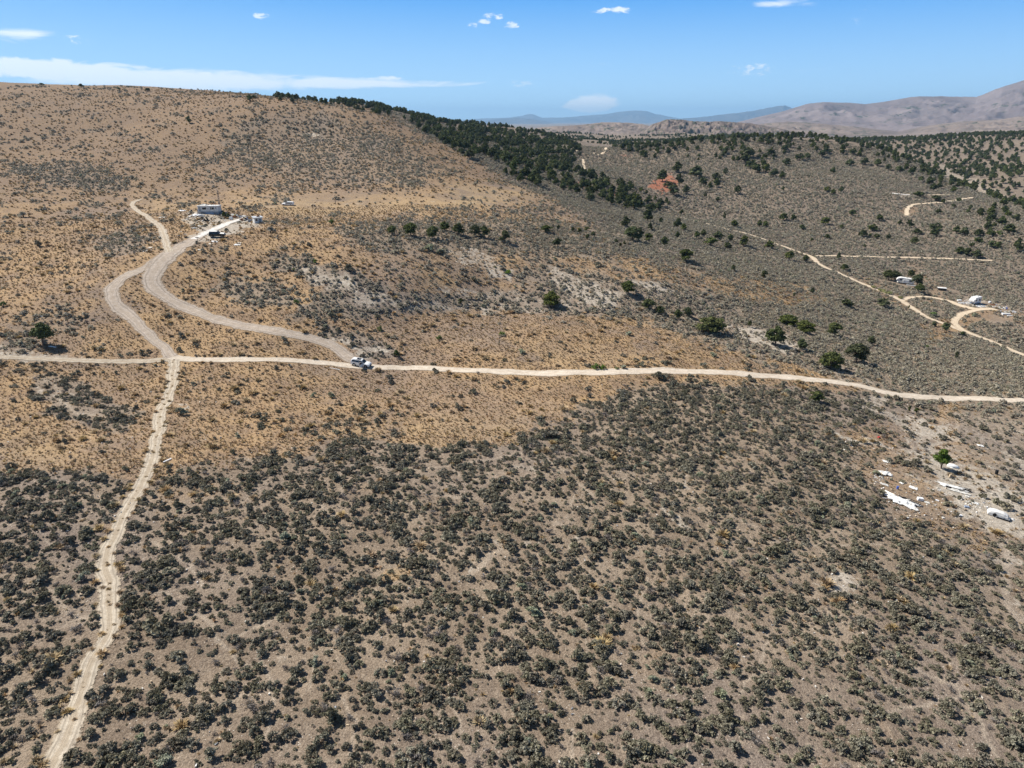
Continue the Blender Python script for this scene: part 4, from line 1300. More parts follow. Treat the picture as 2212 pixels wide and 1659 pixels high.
def scatter(name, label, x, y, z, scl, sources, zs=None, idx=None, kind='stuff'):
    """one object of instanced plants; sources are objects standing in the scene"""
    n_ = len(x)
    m = bpy.data.meshes.new(name)
    m.vertices.add(n_)
    m.vertices.foreach_set('co', np.stack([x, y, z], 1).astype(np.float32).ravel())
    a = m.attributes.new('scl', 'FLOAT_VECTOR', 'POINT')
    zs = scl if zs is None else zs
    a.data.foreach_set('vector', np.stack([scl, scl, zs], 1).astype(np.float32).ravel())
    a = m.attributes.new('rot', 'FLOAT_VECTOR', 'POINT')
    a.data.foreach_set('vector', np.stack([rng.normal(0, .06, n_), rng.normal(0, .06, n_), rng.uniform(0, 6.28, n_)], 1).astype(np.float32).ravel())
    a = m.attributes.new('idx', 'INT', 'POINT')
    a.data.foreach_set('value', (rng.integers(0, len(sources), n_) if idx is None else idx).astype(np.int32))
    o = link(name, m)
    tag(o, label, None, None, kind)
    t = bpy.data.node_groups.new(name, 'GeometryNodeTree')
    t.interface.new_socket('Geometry', in_out='INPUT', socket_type='NodeSocketGeometry')
    t.interface.new_socket('Geometry', in_out='OUTPUT', socket_type='NodeSocketGeometry')
    nn = t.nodes
    gi = nn.new('NodeGroupInput'); go = nn.new('NodeGroupOutput')
    jn = nn.new('GeometryNodeJoinGeometry')
    for s_ in sources:
        oi = nn.new('GeometryNodeObjectInfo'); oi.transform_space = 'ORIGINAL'
        oi.inputs['Object'].default_value = s_
        gti = nn.new('GeometryNodeGeometryToInstance')
        t.links.new(oi.outputs['Geometry'], gti.inputs[0])
        t.links.new(gti.outputs[0], jn.inputs[0])
    ip = nn.new('GeometryNodeInstanceOnPoints')
    def att(nm, dt):
        q = nn.new('GeometryNodeInputNamedAttribute'); q.data_type = dt; q.inputs['Name'].default_value = nm
        return q.outputs['Attribute']
    t.links.new(gi.outputs[0], ip.inputs['Points'])
    t.links.new(jn.outputs[0], ip.inputs['Instance'])
    ip.inputs['Pick Instance'].default_value = True
    t.links.new(att('idx', 'INT'), ip.inputs['Instance Index'])
    er = nn.new('FunctionNodeEulerToRotation')
    t.links.new(att('rot', 'FLOAT_VECTOR'), er.inputs[0])
    t.links.new(er.outputs[0], ip.inputs['Rotation'])
    t.links.new(att('scl', 'FLOAT_VECTOR'), ip.inputs['Scale'])
    t.links.new(ip.outputs[0], go.inputs[0])
    md = o.modifiers.new('scatter', 'NODES'); md.node_group = t
    return o


def first_of(meshes):
    """objects already standing in the scene that use these meshes"""
    out = []
    for m in meshes:
        out.append(next(o for o in S.objects if o.data == m))
    return out


js_used = [m for m in JS if any(o.data == m for o in S.objects)]
scatter('juniper_wood', 'distant wood of dark junipers covering the far slopes', wx[rest], wy[rest], wz[rest] - .1, wh[rest] / 4.6 * rng.uniform(.85, 1.15, len(rest)), first_of(js_used), wh[rest] / 4.6)

# ------------------------------------------------------------------ brush, tufts and grass
def cells(y0, y1, step, amax=.80):
    """jittered points over the wedge of ground that is seen between two distances"""
    xs = np.arange(-y1 * amax, y1 * amax, step)
    ys = np.arange(y0 * .72, y1, step)
    gx, gy_ = np.meshgrid(xs, ys)
    gx = gx + (np.arange(gx.shape[0]) % 2)[:, None] * step * .5
    gx = gx.ravel() + rng.uniform(-.45, .45, gx.size) * step
    gy_ = gy_.ravel() + rng.uniform(-.45, .45, gy_.size) * step
    r = np.hypot(gx, gy_)
    k = (r >= y0) & (r < y1) & (np.abs(gx) < gy_ * 1.12)
    return gx[k], gy_[k]


CLEAR = []   # (x, y, radius): keep plants off things that stand there
def clear_at(u, v, r):
    p = gp(u, v); CLEAR.append((p.x, p.y, r))
for q in [(780, 786, 3.4), (455, 460, 6), (470, 508, 4), (560, 476, 4), (500, 478, 6), (2105, 655, 7), (1955, 612, 8), (2045, 627, 5), (622, 442, 4), (700, 442, 2), (1965, 1085, 3.5), (2055, 1055, 3.5), (2150, 1112, 4), (2040, 1008, 3), (430, 505, 5), (2150, 690, 6),
          (480, 492, 6), (1918, 1024, 2.2), (1980, 1052, 2), (362, 998, 1.5)]:
    clear_at(*q)


def free(x, y):
    k = ~near_road(x, y, .35)
    for cx, cy, r in CLEAR:
        k &= (x - cx) ** 2 + (y - cy) ** 2 > r * r
    return k


bx, by, bz, bs, bk, bc = [], [], [], [], [], []
# kind codes: 0 sage, 1 pale sage, 2 dead twigs, 3 tuft, 4 grass clump, 5 low-detail sage
for (y0, y1, step) in ((46, 110, .98), (110, 190, .92), (190, 330, 1.02), (330, 520, 1.3), (520, 840, 1.85)):
    x, y = cells(y0, y1, step)
    z = H(x, y)
    k = in_view(x, y, z, 40)
    x, y, z = x[k], y[k], z[k]
    if y0 >= 190:
        k = visible(x, y, z); x, y, z = x[k], y[k], z[k]
    g_, p_, r_, gd_ = zones(x, y, z)
    u, v = pixel(x, y, z)
    cl = fbm(x / 5.5, y / 5.5, 3, 51) * .5 + .5
    cl2 = fbm(x / 22, y / 22, 2, 55)
    dens = np.clip(.80 + .36 * (cl - .5) * 2 + .16 * cl2, 0, 1) * (1 - np.clip(g_, 0, 1) * .975) * (1 - .62 * np.clip(p_, 0, 1)) * (1 - .85 * np.clip(r_, 0, 1))
    open_ = smooth(sdf(u, v, [(1900, 870), (2300, 870), (2300, 1300), (2100, 1190), (1900, 1110)]), -30, 30)
    dens = dens * (1 - .45 * open_) * (1 - .75 * np.clip(lookup(['t'], x, y)[0] * 1.6, 0, 1))
    dens = np.where(y0 >= 190, np.minimum(dens * 1.15, 1), dens)
    k = (rng.uniform(0, 1, x.size) < dens) & free(x, y)
    x, y, z, cl = x[k], y[k], z[k], cl[k]
    n_ = x.size
    size = rng.gamma(4.2, .205, n_).clip(.28, 1.7) * (.72 + .4 * cl) * (.90 if y0 < 110 else (.88 if y0 < 190 else .86))
    if y0 >= 330:
        size *= 1.18
    if y0 >= 520:
        size *= 1.25
    kk = np.zeros(n_, int)
    q = rng.uniform(0, 1, n_)
    blue = fbm(x / 14, y / 14, 2, 58)
    kk[q < .012 + .07 * (blue > .42)] = 1
    kk[(q > .10) & (q < .21)] = 2
    if y0 >= 190:
        kk[kk == 0] = 5
    bx.append(x); by.append(y); bz.append(z); bs.append(size); bk.append(kk)
# small twiggy growth between the bushes
x, y = cells(46, 190, 1.0)
z = H(x, y)
k = in_view(x, y, z, 20); x, y, z = x[k], y[k], z[k]
g_, p_, r_, gd_ = zones(x, y, z)
k = (rng.uniform(0, 1, x.size) < .42 * (1 - .9 * g_.clip(0, 1))) & free(x, y)
x, y, z = x[k], y[k], z[k]
k = rng.uniform(0, 1, x.size) > lookup(['t'], x, y)[0] * 1.5; x, y, z = x[k], y[k], z[k]
bx.append(x); by.append(y); bz.append(z); bs.append(rng.uniform(.16, .42, x.size)); bk.append(rng.choice([0, 0, 2, 2, 3], x.size))
# tufts on the grass land
for (y0, y1, step) in ((46, 120, 1.6), (120, 260, 1.9), (260, 520, 2.2), (520, 800, 2.9)):
    x, y = cells(y0, y1, step)
    z = H(x, y)
    k = in_view(x, y, z, 40); x, y, z = x[k], y[k], z[k]
    if y0 >= 200:
        k = visible(x, y, z); x, y, z = x[k], y[k], z[k]
    g_, p_, r_, gd_ = zones(x, y, z)
    cl = fbm(x / 16, y / 16, 3, 71) * .5 + .5
    dens = np.clip(g_, 0, 1) * ((.05 if y0 < 250 else .26) + (.42 if y0 < 250 else .8) * smooth(cl, .4, .85)) * (1 if y0 >= 120 else .9) * (1 - .9 * gd_.clip(0, 1) * (y0 > 250)) + .035 * (1 - g_.clip(0, 1)) * (y0 < 190)
    k = (rng.uniform(0, 1, x.size) < dens) & free(x, y)
    x, y, z = x[k], y[k], z[k]
    bx.append(x); by.append(y); bz.append(z)
    bs.append(rng.gamma(6, .22, x.size).clip(.6, 2.4) * (1.05 if y0 < 260 else (1.0 if y0 < 520 else 1.2)))
    bk.append(np.where(rng.uniform(0, 1, x.size) < .05, 0 if y0 < 190 else 5, 3))
Qt, wt_ = next((q_, w_) for (q_, w_) in ROADS if abs(q_[-1][0] + 45) < 25 and q_[-1][1] < 75)
for sgn in (-1, 1):
    Tn = np.gradient(Qt, axis=0); Tn /= np.linalg.norm(Tn, axis=1)[:, None]
    k = rng.uniform(0, 1, len(Qt)) < .30
    off = sgn * (wt_[k] * .5 + rng.normal(.1, .35, k.sum()))
    x = Qt[k, 0] - Tn[k, 1] * off; y = Qt[k, 1] + Tn[k, 0] * off
    bx.append(x); by.append(y); bz.append(H(x, y)); bs.append(rng.uniform(.6, 1.5, len(x))); bk.append(np.full(len(x), 3))
    k = rng.uniform(0, 1, len(Qt)) < .11
    off = rng.normal(0, .16, k.sum())
    x = Qt[k, 0] - Tn[k, 1] * off; y = Qt[k, 1] + Tn[k, 0] * off
    bx.append(x); by.append(y); bz.append(H(x, y)); bs.append(rng.uniform(.35, .8, len(x))); bk.append(np.full(len(x), 3))
bx, by, bz, bs, bk = map(np.concatenate, (bx, by, bz, bs, bk))
bs = np.where((bk == 0) & False, bs * .8, bs)
dd = np.sqrt(bx ** 2 + by ** 2 + bz ** 2)


def where(x, y, z):
    u, v = pixel(np.array([x]), np.array([y]), np.array([z])); u, v = float(u[0]), float(v[0])
    if v < 1010:
        return 'on the tan slope above the dark brush' if u < 1300 else 'in the brush below the pale road'
    tu = np.interp(v, [1010, 1090, 1200, 1290, 1400, 1500, 1659], [322, 280, 232, 238, 216, 173, 107])
    if u < tu:
        return 'left of the downhill track'
    if u < tu + 170:
        return 'along the right side of the downhill track'
    side = 'left of centre' if u < 850 else ('at the centre' if u < 1350 else ('right of centre' if u < 1800 else 'near the right edge'))
    return ('along the bottom edge ' if v > 1450 else 'in the middle foreground ') + side


def individuals(code, meshes, count, name, cat, label, group):
    ix = np.where(bk == code)[0]
    inside = in_view(bx[ix], by[ix], bz[ix], -12)
    ix = ix[inside]
    ix = ix[np.argsort(dd[ix] / bs[ix])][:count]
    for j, i in enumerate(ix):
        o = link(name, meshes[j % len(meshes)])
        o.location = (bx[i], by[i], bz[i] - .03)
        o.rotation_euler = (0, 0, random.uniform(0, 6.28))
        s_ = float(bs[i]); o.scale = (s_, s_, s_ * random.uniform(.8, 1.1))
        wh_ = where(bx[i], by[i], bz[i])
        tag(o, label + ' ' + wh_, cat, group + ' ' + wh_)
    return ix


drop = []
drop.append(individuals(0, SAGE, 296, 'sagebrush', 'bush', 'dark grey green sagebrush', 'dark sagebrush'))
drop.append(individuals(1, SAGE_P, 24, 'pale_sagebrush', 'bush', 'pale silvery sagebrush among darker bushes', 'pale sagebrush'))
drop.append(individuals(2, TWIG, 60, 'dead_sagebrush', 'bush', 'leafless grey dead sagebrush', 'dead sagebrush'))
drop.append(individuals(3, TUFT, 290, 'bunchgrass', 'grass tuft', 'golden brown bunchgrass tuft', 'bunchgrass tufts'))
mask = np.ones(len(bx), bool); mask[np.concatenate(drop)] = False
# small-detail sage needs a source standing in the scene: the nearest few of that kind
i5 = np.where((bk == 5) & mask)[0]; i5 = i5[np.argsort(dd[i5] / bs[i5])][:len(SAGE_S)]
for m, i in zip(SAGE_S, i5):
    o = link('sagebrush', m); o.location = (bx[i], by[i], bz[i]); s_ = float(bs[i]); o.scale = (s_,) * 3
    tag(o, 'small grey sagebrush on the slope beyond the pale road', 'bush', 'sagebrush beyond the road')
mask[i5] = False
for nm, lab, code, meshes in (('sagebrush_cover', 'dense cover of grey green sagebrush over the flat and the valley', 0, SAGE), ('pale_sagebrush_cover', 'pale silvery sagebrush mixed into the brush', 1, SAGE_P),
                              ('dead_sagebrush_cover', 'grey dead brush mixed into the sagebrush', 2, TWIG), ('bunchgrass_cover', 'brown bunchgrass tufts dotting the tan slopes', 3, TUFT),
                              ('far_sagebrush_cover', 'fine grey sagebrush covering the far slopes', 5, SAGE_S)):
    i = np.where((bk == code) & mask)[0]
    scatter(nm, lab, bx[i], by[i], bz[i] - .03, bs[i], first_of(meshes), bs[i] * rng.uniform(.8, 1.1, len(i)))

# low dry grass between everything
gx_, gy2, gz2, gs_ = [], [], [], []
for (y0, y1, step) in ((60, 130, .62), (130, 210, .78), (210, 330, 1.15)):
    x, y = cells(y0, y1, step)
    z = H(x, y)
    k = in_view(x, y, z, 20); x, y, z = x[k], y[k], z[k]
    g_, p_, r_, gd_ = zones(x, y, z)
    cl = fbm(x / 3.5, y / 3.5, 2, 81) * .5 + .5
    dens = np.clip(g_, 0, 1) * (.35 + .8 * cl) * (1 - .6 * p_.clip(0, 1)) + .02
    k = (rng.uniform(0, 1, x.size) < dens)
    x, y, z = x[k], y[k], z[k]
    k = free(x, y); x, y, z = x[k], y[k], z[k]
    gx_.append(x); gy2.append(y); gz2.append(z); gs_.append(rng.uniform(.7, 1.5, x.size) * (1 if y0 < 200 else 1.3))
gx_, gy2, gz2, gs_ = map(np.concatenate, (gx_, gy2, gz2, gs_))
gsrc = []
for j, m in enumerate(GCL):
    o = link('grass_clump', m)
    o.location = (gx_[j * 37], gy2[j * 37], gz2[j * 37])
    tag(o, 'small dry grass clump in the tan grass', None, None, 'stuff')
    gsrc.append(o)
scatter('dry_grass', 'short golden dry grass covering the slopes', gx_, gy2, gz2 - .02, gs_, gsrc)
print('COUNTS trees', n_individual, len(take), len(rest), 'brush', len(bx), [int((bk == c).sum()) for c in range(6)], 'grass', len(gx_), 'terrain', len(F), 'verts', len(V))

# green and yellowish bushes that stand out
def shrub(u, v, wpx, mesh, label, hs_=1.0, name='rabbitbrush', cat='bush', group=None):
    p = gp(u, v); d = dist_at(p)
    o = link(name, mesh); s_ = wpx / F_ * d / 1.5
    o.location = p; o.rotation_euler = (0, 0, random.uniform(0, 6)); o.scale = (s_, s_, s_ * hs_)
    return tag(o, label, cat, group)
def z2(x, y): return .4 * x, 460 + .4 * y
for (x, y, w2, k, lab) in [(18, 507, 18, 'g', 'bright green bush at the left edge of the tan slope'), (1603, 492, 17, 'g', 'bright green bush above the climbing grey road'), (1587, 314, 11, 'g', 'small green bush high on the brushy slope'),
                           (1795, 292, 10, 'y', 'small yellow green bush on the brushy slope'), (1705, 272, 14, 'g', 'green bush right of its darker neighbour on the brushy slope'), (1645, 290, 14, 'd', 'dark green bush on the brushy slope'),
                           (1790, 62, 18, 'g', 'pale green bush at the edge of the golden flat'), (2050, 632, 14, 'g', 'green bush on the slope above the parked car'),
                           (1283, 1212, 17, 'p', 'pale blue green sagebrush in the tan grass below the road'), (978, 1090, 27, 'p', 'large grey green sagebrush beside the downhill track'), (1697, 992, 15, 'p', 'grey green sagebrush, left of a pair below the road'),
                           (1788, 995, 18, 'p', 'grey green sagebrush, right of a pair below the road'), (1260, 1302, 18, 'd', 'dark green sagebrush in the tan grass'), (205, 180, 22, 'd', 'dark low sagebrush on the upper left slope'),
                           (2137, 775, 14, 'd', 'dark bush at the top of the bank right of the car')]:
    shrub(*z2(x, y), w2, {'g': GBUSH[0], 'y': YBUSH[0], 'd': SAGE[1], 'p': SAGE_P[0]}[k], lab, 1.1, 'rabbitbrush' if k in 'gy' else 'sagebrush')
for (x, y, w2, k, lab) in [(752, 415, 16, 'g', 'bright green bush in the pale gully below the juniper row'), (680, 382, 9, 'y', 'small yellow green bush in the pale gully'), (380, 768, 15, 'g', 'green bush on the grassy mound, lower left'),
                           (720, 748, 15, 'g', 'green bush on the grassy mound, centre'), (60, 724, 14, 'y', 'yellow green bush at the left of the grassy mound'), (1225, 928, 22, 'g', 'left half of the green bush pair touching the pale road'),
                           (1262, 930, 18, 'g', 'right half of the green bush pair touching the pale road'), (1338, 930, 14, 'y', 'yellow green bush right of the pair by the pale road'), (1376, 928, 18, 'p', 'silvery bush right of the yellow one by the pale road'),
                           (820, 845, 22, 'p', 'dark silvery bush in the grass of the mound'), (1405, 750, 22, 'p', 'silvery bush high on the grassy mound'), (1853, 862, 22, 'p', 'grey green bush at the right of the mound'), (585, 645, 14, 'd', 'dark bush at the top of the mound'),
                           (330, 290, 30, 'p', 'patch of blue green sagebrush below the juniper row'), (385, 310, 26, 'p', 'lower blue green sagebrush below the juniper row')]:
    shrub(*z7(x, y), w2, {'g': GBUSH[1], 'y': YBUSH[1], 'd': SAGE[2], 'p': SAGE_P[1]}[k], lab, .9, 'rabbitbrush' if k in 'gy' else 'sagebrush')
for (x, y, w2, k, lab) in [(1722, 200, 20, 'g', 'yellow green bush on the inner side of the sandy loop'), (1685, 372, 12, 'g', 'green bush in the grey brush below the sandy road'), (1480, 85, 20, 'y', 'yellowish bush by the sandy road, lower of a line'),
                           (1440, 70, 18, 'y', 'yellowish bush by the sandy road, middle of a line'), (1400, 52, 16, 'y', 'yellowish bush by the sandy road, upper of a line'), (1545, 108, 14, 'y', 'yellowish bush at the mouth of the sandy loop')]:
    shrub(*z4(x, y), w2, GBUSH[0] if k == 'g' else YBUSH[0], lab, .8)

# ------------------------------------------------------------------ materials of made things
P_WHITE = paint('white car paint', (.80, .80, .79), .3, 0, .03, 1.0, .6)
P_RVW = paint('weathered white panel', (.78, .77, .74), .5, 0, .08, 1.5, .4, (.45, .40, .33))
P_DUST = paint('dusty white sheet', (.62, .60, .55), .7, 0, .2, 2.0, .3, (.50, .43, .34))
P_SHEET = paint('dented white sheet', (.74, .73, .70), .6, 0, .1, 1.6, .3, (.34, .30, .25))
P_CREAM = paint('cream siding', (.66, .65, .62), .6, 0, .10, 1.2, .3, (.42, .38, .33))
P_GREYW = paint('grey weathered boards', (.30, .31, .33), .8, 0, .25, 2.5, .2, (.20, .18, .16))
P_ROOFG = paint('pale tin roof', (.58, .60, .62), .45, .3, .12, 1.5, .4, (.40, .36, .32))
P_BLUEG = paint('blue grey paint and camper shade', (.30, .36, .46), .5, 0, .1, 1.5, .4)
P_DARK = paint('dark green black paint', (.018, .022, .020), .35, 0, .3, 2, .5, (.06, .05, .045))
P_BLACK = paint('charred black metal and shaded openings', (.02, .02, .022), .8, .2, .4, 4, .2)
P_GLASS = paint('dark glass', (.012, .014, .017), .08, 0, .1, 1, .8)
P_TYRE = paint('tyre rubber', (.018, .018, .018), .9, 0, .2, 5, .2)
P_RIM = paint('alloy rim', (.42, .42, .43), .35, .8, .1, 3)
P_RUST = paint('rusty metal', (.23, .10, .05), .85, .2, .4, 3, .2)
P_POST = paint('old wood post', (.10, .075, .055), .9, 0, .3, 4, .1)
P_STEEL = paint('galvanised steel', (.30, .29, .28), .5, .5, .2, 4)
P_RED = paint('red plastic', (.50, .05, .04), .4, 0, .1, 2)
P_BLUE = paint('blue plastic', (.06, .12, .42), .4, 0, .1, 2)
P_YEL = paint('faded yellow plastic', (.60, .50, .16), .5, 0, .1, 2)
P_LAMP = paint('lamp lens', (.75, .77, .80), .12, 0, .05, 2, .7)
P_TAIL = paint('red lens', (.35, .02, .02), .15, 0, .05, 2, .7)
P_SOLID = paint('concrete slab', (.62, .60, .57), .9, 0, .15, 2, .2, (.45, .40, .34))
P_WOODP = paint('pale lumber', (.50, .40, .28), .85, 0, .2, 4, .2)


def norm_tilt(p, rz, span=2.5):
    """rotation that lays a thing on the slope with its own heading"""
    x, y = p.x, p.y
    zx = float(H(x + span, y)[0] - H(x - span, y)[0]) / (2 * span)
    zy = float(H(x, y + span)[0] - H(x, y - span)[0]) / (2 * span)
    n_ = Vector((-zx, -zy, 1)).normalized()
    fwd = Vector((math.cos(rz), math.sin(rz), 0)); fwd = (fwd - n_ * fwd.dot(n_)).normalized()
    left = n_.cross(fwd)
    return Matrix((fwd, left, n_)).transposed().to_euler()


def root(name, u, v, rz, label, cat, group=None, slope=True, dz=0.0, span=2.5):
    p = gp(u, v)
    o = empty(name, (p.x, p.y, p.z + dz), rz, label, cat, group)
    if slope:
        o.rotation_euler = norm_tilt(p, rz, span)
    return o


def shell(stations, W):
    rings = []
    for (x, zb, zl, zt, wt) in stations:
        rings.append([(x, -W * .88, zb), (x, -W, zb + (zl - zb) * .35), (x, -W * .985, zl), (x, -wt, zt - .04), (x, -wt * .8, zt), (x, wt * .8, zt), (x, wt, zt - .04), (x, W * .985, zl), (x, W, zb + (zl - zb) * .35), (x, W * .88, zb)])
    return rings


def side_pt(st, W, x, t, sgn):
    xs = [q[0] for q in st]
    zl = np.interp(x, xs, [q[2] for q in st]); zt = np.interp(x, xs, [q[3] for q in st]); wt = np.interp(x, xs, [q[4] for q in st])
    y = W * .985 * (1 - t) + wt * t + .014
    return (x, sgn * y, zl * (1 - t) + (zt - .04) * t)


def side_glass(st, W, xa, xb, ta, tb, sgn, xa2=None, xb2=None):
    xa2 = xa if xa2 is None else xa2; xb2 = xb if xb2 is None else xb2
    q = [side_pt(st, W, xa, ta, sgn), side_pt(st, W, xb, ta, sgn), side_pt(st, W, xb2, tb, sgn), side_pt(st, W, xa2, tb, sgn)]
    q2 = [(a, b - sgn * .03, c) for a, b, c in q]
    mb = MB(); mb.hexa(q2 if sgn > 0 else q2[::-1], q if sgn > 0 else q[::-1])
    return mb


def wheel(parent, x, y, r, th, rim=P_RIM, name='wheel'):
    wv = MB().disc((0, 0, 0), (0, 1, 0), r, th, 18).build(name, P_TYRE, parent)
    wv.location = (x, y, r)
    if rim:
        MB().disc((0, 0, 0), (0, 1, 0), r * .62, th + .03, 12).build('rim', rim, wv)
    return wv


# ------------------------------------------------------------------ the white car with its door open
ST = [(-2.40, .62, .98, 1.02, .76), (-2.36, .42, 1.08, 1.20, .80), (-2.26, .36, 1.12, 1.52, .72), (-2.02, .32, 1.12, 1.70, .68), (-.6, .28, 1.09, 1.76, .68), (.15, .28, 1.07, 1.74, .67), (.42, .28, 1.07, 1.67, .66), (1.12, .28, 1.04, 1.12, .80),
      (1.9, .30, .98, 1.05, .80), (2.22, .36, .88, .95, .76), (2.40, .48, .74, .78, .66)]
WB = .94
car = root('parked_car', 780, 790, rad(-11), 'white sport utility car parked on the dirt road with its front door open', 'car', dz=.02)
body = MB().rings(shell(ST, WB)).build('body', P_WHITE, car)
for sg in (-1, 1):
    side_glass(ST, WB, -2.1, -1.25, .14, .82, sg, -1.95, -1.2).build('side_window', P_GLASS, car)
    side_glass(ST, WB, -1.18, -.25, .12, .86, sg).build('side_window', P_GLASS, car)
    if sg > 0:
        side_glass(ST, WB, -.17, .95, .12, .86, sg, -.17, .38).build('side_window', P_GLASS, car)
    MB().bar((-1.9, sg * .60, 1.80), (.1, sg * .60, 1.81), .025, 5).build('roof_rail', P_RIM, car)
    MB().box(2.18, 2.37, sg * .60 - .14, sg * .60 + .14, .74, .90, .02, .02).build('headlight', P_LAMP, car)
    MB().box(-2.44, -2.36, sg * .72 - .1, sg * .72 + .1, .92, 1.14, .01, .01).build('taillight', P_TAIL, car)
    if sg > 0:
        MB().box(.78, .92, .97, 1.15, 1.05, 1.2, .02, .02).build('mirror', P_WHITE, car)
MB().hexa([(1.08, -.74, 1.12), (1.08, .74, 1.12), (.46, .60, 1.655), (.46, -.60, 1.655)], [(1.12, -.74, 1.14), (1.12, .74, 1.14), (.48, .60, 1.69), (.48, -.60, 1.69)]).build('windshield', P_GLASS, car)
MB().hexa([(-2.34, -.66, 1.2), (-2.34, .66, 1.2), (-2.12, .58, 1.6), (-2.12, -.58, 1.6)], [(-2.38, -.66, 1.2), (-2.38, .66, 1.2), (-2.15, .58, 1.61), (-2.15, -.58, 1.61)]).build('rear_window', P_GLASS, car)
MB().box(-1.05, .02, -.46, .46, 1.74, 1.775, .02, .02).build('sunroof', P_GLASS, car)
MB().box(2.30, 2.43, -.55, .55, .50, .72, .01, .02).build('grille', P_BLACK, car)
MB().box(2.26, 2.46, -.78, .78, .34, .48, .03, .05).build('front_bumper', P_DARK, car)
MB().box(-2.47, -2.30, -.78, .78, .36, .56, .03, .05).build('rear_bumper', P_DARK, car)
MB().hexa([(-.20, -.93, .40), (.86, -.93, .40), (.86, -.955, 1.06), (-.20, -.955, 1.06)], [(-.20, -.955, .40), (.86, -.955, .40), (.86, -.965, 1.06), (-.20, -.965, 1.06)]).build('door_opening', P_BLACK, car)  # black panel stands in for the shaded cabin behind the open door
side_glass(ST, WB, -.20, .93, .02, .92, -1, -.20, .36).build('cabin_opening', P_BLACK, car)  # black panel painted in for the shade inside the cabin
dr = MB().box(-1.08, 0, -.045, .045, 0, .68, 0, .01).add([(-1.08, -.03, .68), (-.02, -.03, .68), (-.02, .0, .68), (-1.08, 0, .68), (-1.05, .14, 1.27), (-.55, .14, 1.27), (-.55, .17, 1.27), (-1.05, .17, 1.27)],
                                                      [(3, 2, 1, 0), (4, 5, 6, 7), (0, 1, 5, 4), (1, 2, 6, 5), (2, 3, 7, 6), (3, 0, 4, 7)]).build('door', P_WHITE, car)
dr.location = (.86, -.95, .40); dr.rotation_euler = (0, 0, rad(62))
tag(dr, 'open front door swung out towards the roadside')
g1 = MB().hexa([(-1.0, -.045, .72), (-.16, -.045, .72), (-.56, .12, 1.2), (-.98, .12, 1.2)], [(-1.0, -.03, .72), (-.16, -.03, .72), (-.56, .13, 1.2), (-.98, .13, 1.2)]).build('door_window', P_GLASS, dr)
for x in (-1.45, 1.50):
    for sg in (-1, 1):
        wheel(car, x, sg * .86, .37, .24)
        MB().disc((x, sg * .945, .40), (0, 1, 0), .46, .03, 16).build('wheel_arch', P_DARK, car)

# ------------------------------------------------------------------ old vehicles by the house
tk = root('old_truck', 470, 512, rad(8), 'old dark sport truck with white hood and roof beside the whitish drive', 'truck', dz=.02)
ST2 = [(-2.5, .55, 1.15, 1.2, .80), (-2.4, .5, 1.2, 1.75, .76), (-2.1, .5, 1.2, 1.92, .74), (.1, .5, 1.2, 1.95, .74), (.4, .5, 1.2, 1.85, .72), (.95, .5, 1.2, 1.28, .86), (2.3, .55, 1.1, 1.2, .86), (2.5, .6, .95, 1.0, .80)]
MB().rings(shell(ST2, .98)).build('body', P_DARK, tk)
for sg in (-1, 1):
    for xa, xb in ((-2.2, -1.3), (-1.2, -.3), (-.2, .8)):
        side_glass(ST2, .98, xa, xb, .12, .85, sg, None, min(xb, .3)).build('side_window', P_GLASS, tk)
    MB().box(2.42, 2.54, sg * .62 - .12, sg * .62 + .12, .82, 1.0).build('headlight', P_LAMP, tk)
MB().box(-2.1, .15, -.66, .66, 1.952, 1.99, .05, .05).build('roof', P_RVW, tk)
MB().hexa([(1.0, -.80, 1.29), (1.0, .80, 1.29), (2.28, .80, 1.205), (2.28, -.80, 1.205)][::-1], [(1.0, -.80, 1.33), (1.0, .80, 1.33), (2.28, .80, 1.245), (2.28, -.80, 1.245)][::-1]).build('hood', P_RVW, tk)
MB().hexa([(.92, -.76, 1.3), (.92, .76, 1.3), (.44, .66, 1.80), (.44, -.66, 1.80)], [(.96, -.76, 1.32), (.96, .76, 1.32), (.47, .66, 1.84), (.47, -.66, 1.84)]).build('windshield', P_GLASS, tk)
MB().box(2.45, 2.62, -.92, .92, .55, .72).build('front_bumper', P_STEEL, tk)
MB().box(-2.62, -2.45, -.9, .9, .58, .74).build('rear_bumper', P_STEEL, tk)
for x in (-1.6, 1.6):
    for sg in (-1, 1):
        wheel(tk, x, sg * .88, .42, .28, P_STEEL)

wg = root('abandoned_wagon', 622, 443, rad(176), 'abandoned white wagon with dark empty windows on the golden flat', 'car', dz=-.15)
ST3 = [(-2.6, .5, .95, 1.0, .8), (-2.5, .4, 1.0, 1.55, .74), (-2.2, .35, 1.0, 1.66, .72), (.0, .35, 1.0, 1.66, .72), (.25, .35, 1.0, 1.58, .72), (.95, .35, .98, 1.06, .84), (2.3, .38, .9, 1.0, .84), (2.55, .45, .75, .8, .78)]
MB().rings(shell(ST3, .95)).build('body', P_WHITE, wg)
for sg in (-1, 1):
    for xa, xb in ((-2.35, -1.45), (-1.35, -.5), (-.4, .75)):
        side_glass(ST3, .95, xa, xb, .1, .88, sg, None, min(xb, .15)).build('window_opening', P_BLACK, wg)  # black panels over the body stand in for the shaded interior
    for x in (-1.6, 1.6):
        wheel(wg, x, sg * .84, .34, .22, P_RUST)
MB().hexa([(.92, -.74, 1.08), (.92, .74, 1.08), (.28, .64, 1.54), (.28, -.64, 1.54)], [(.95, -.74, 1.1), (.95, .74, 1.1), (.31, .64, 1.57), (.31, -.64, 1.57)]).build('windshield', P_BLACK, wg)

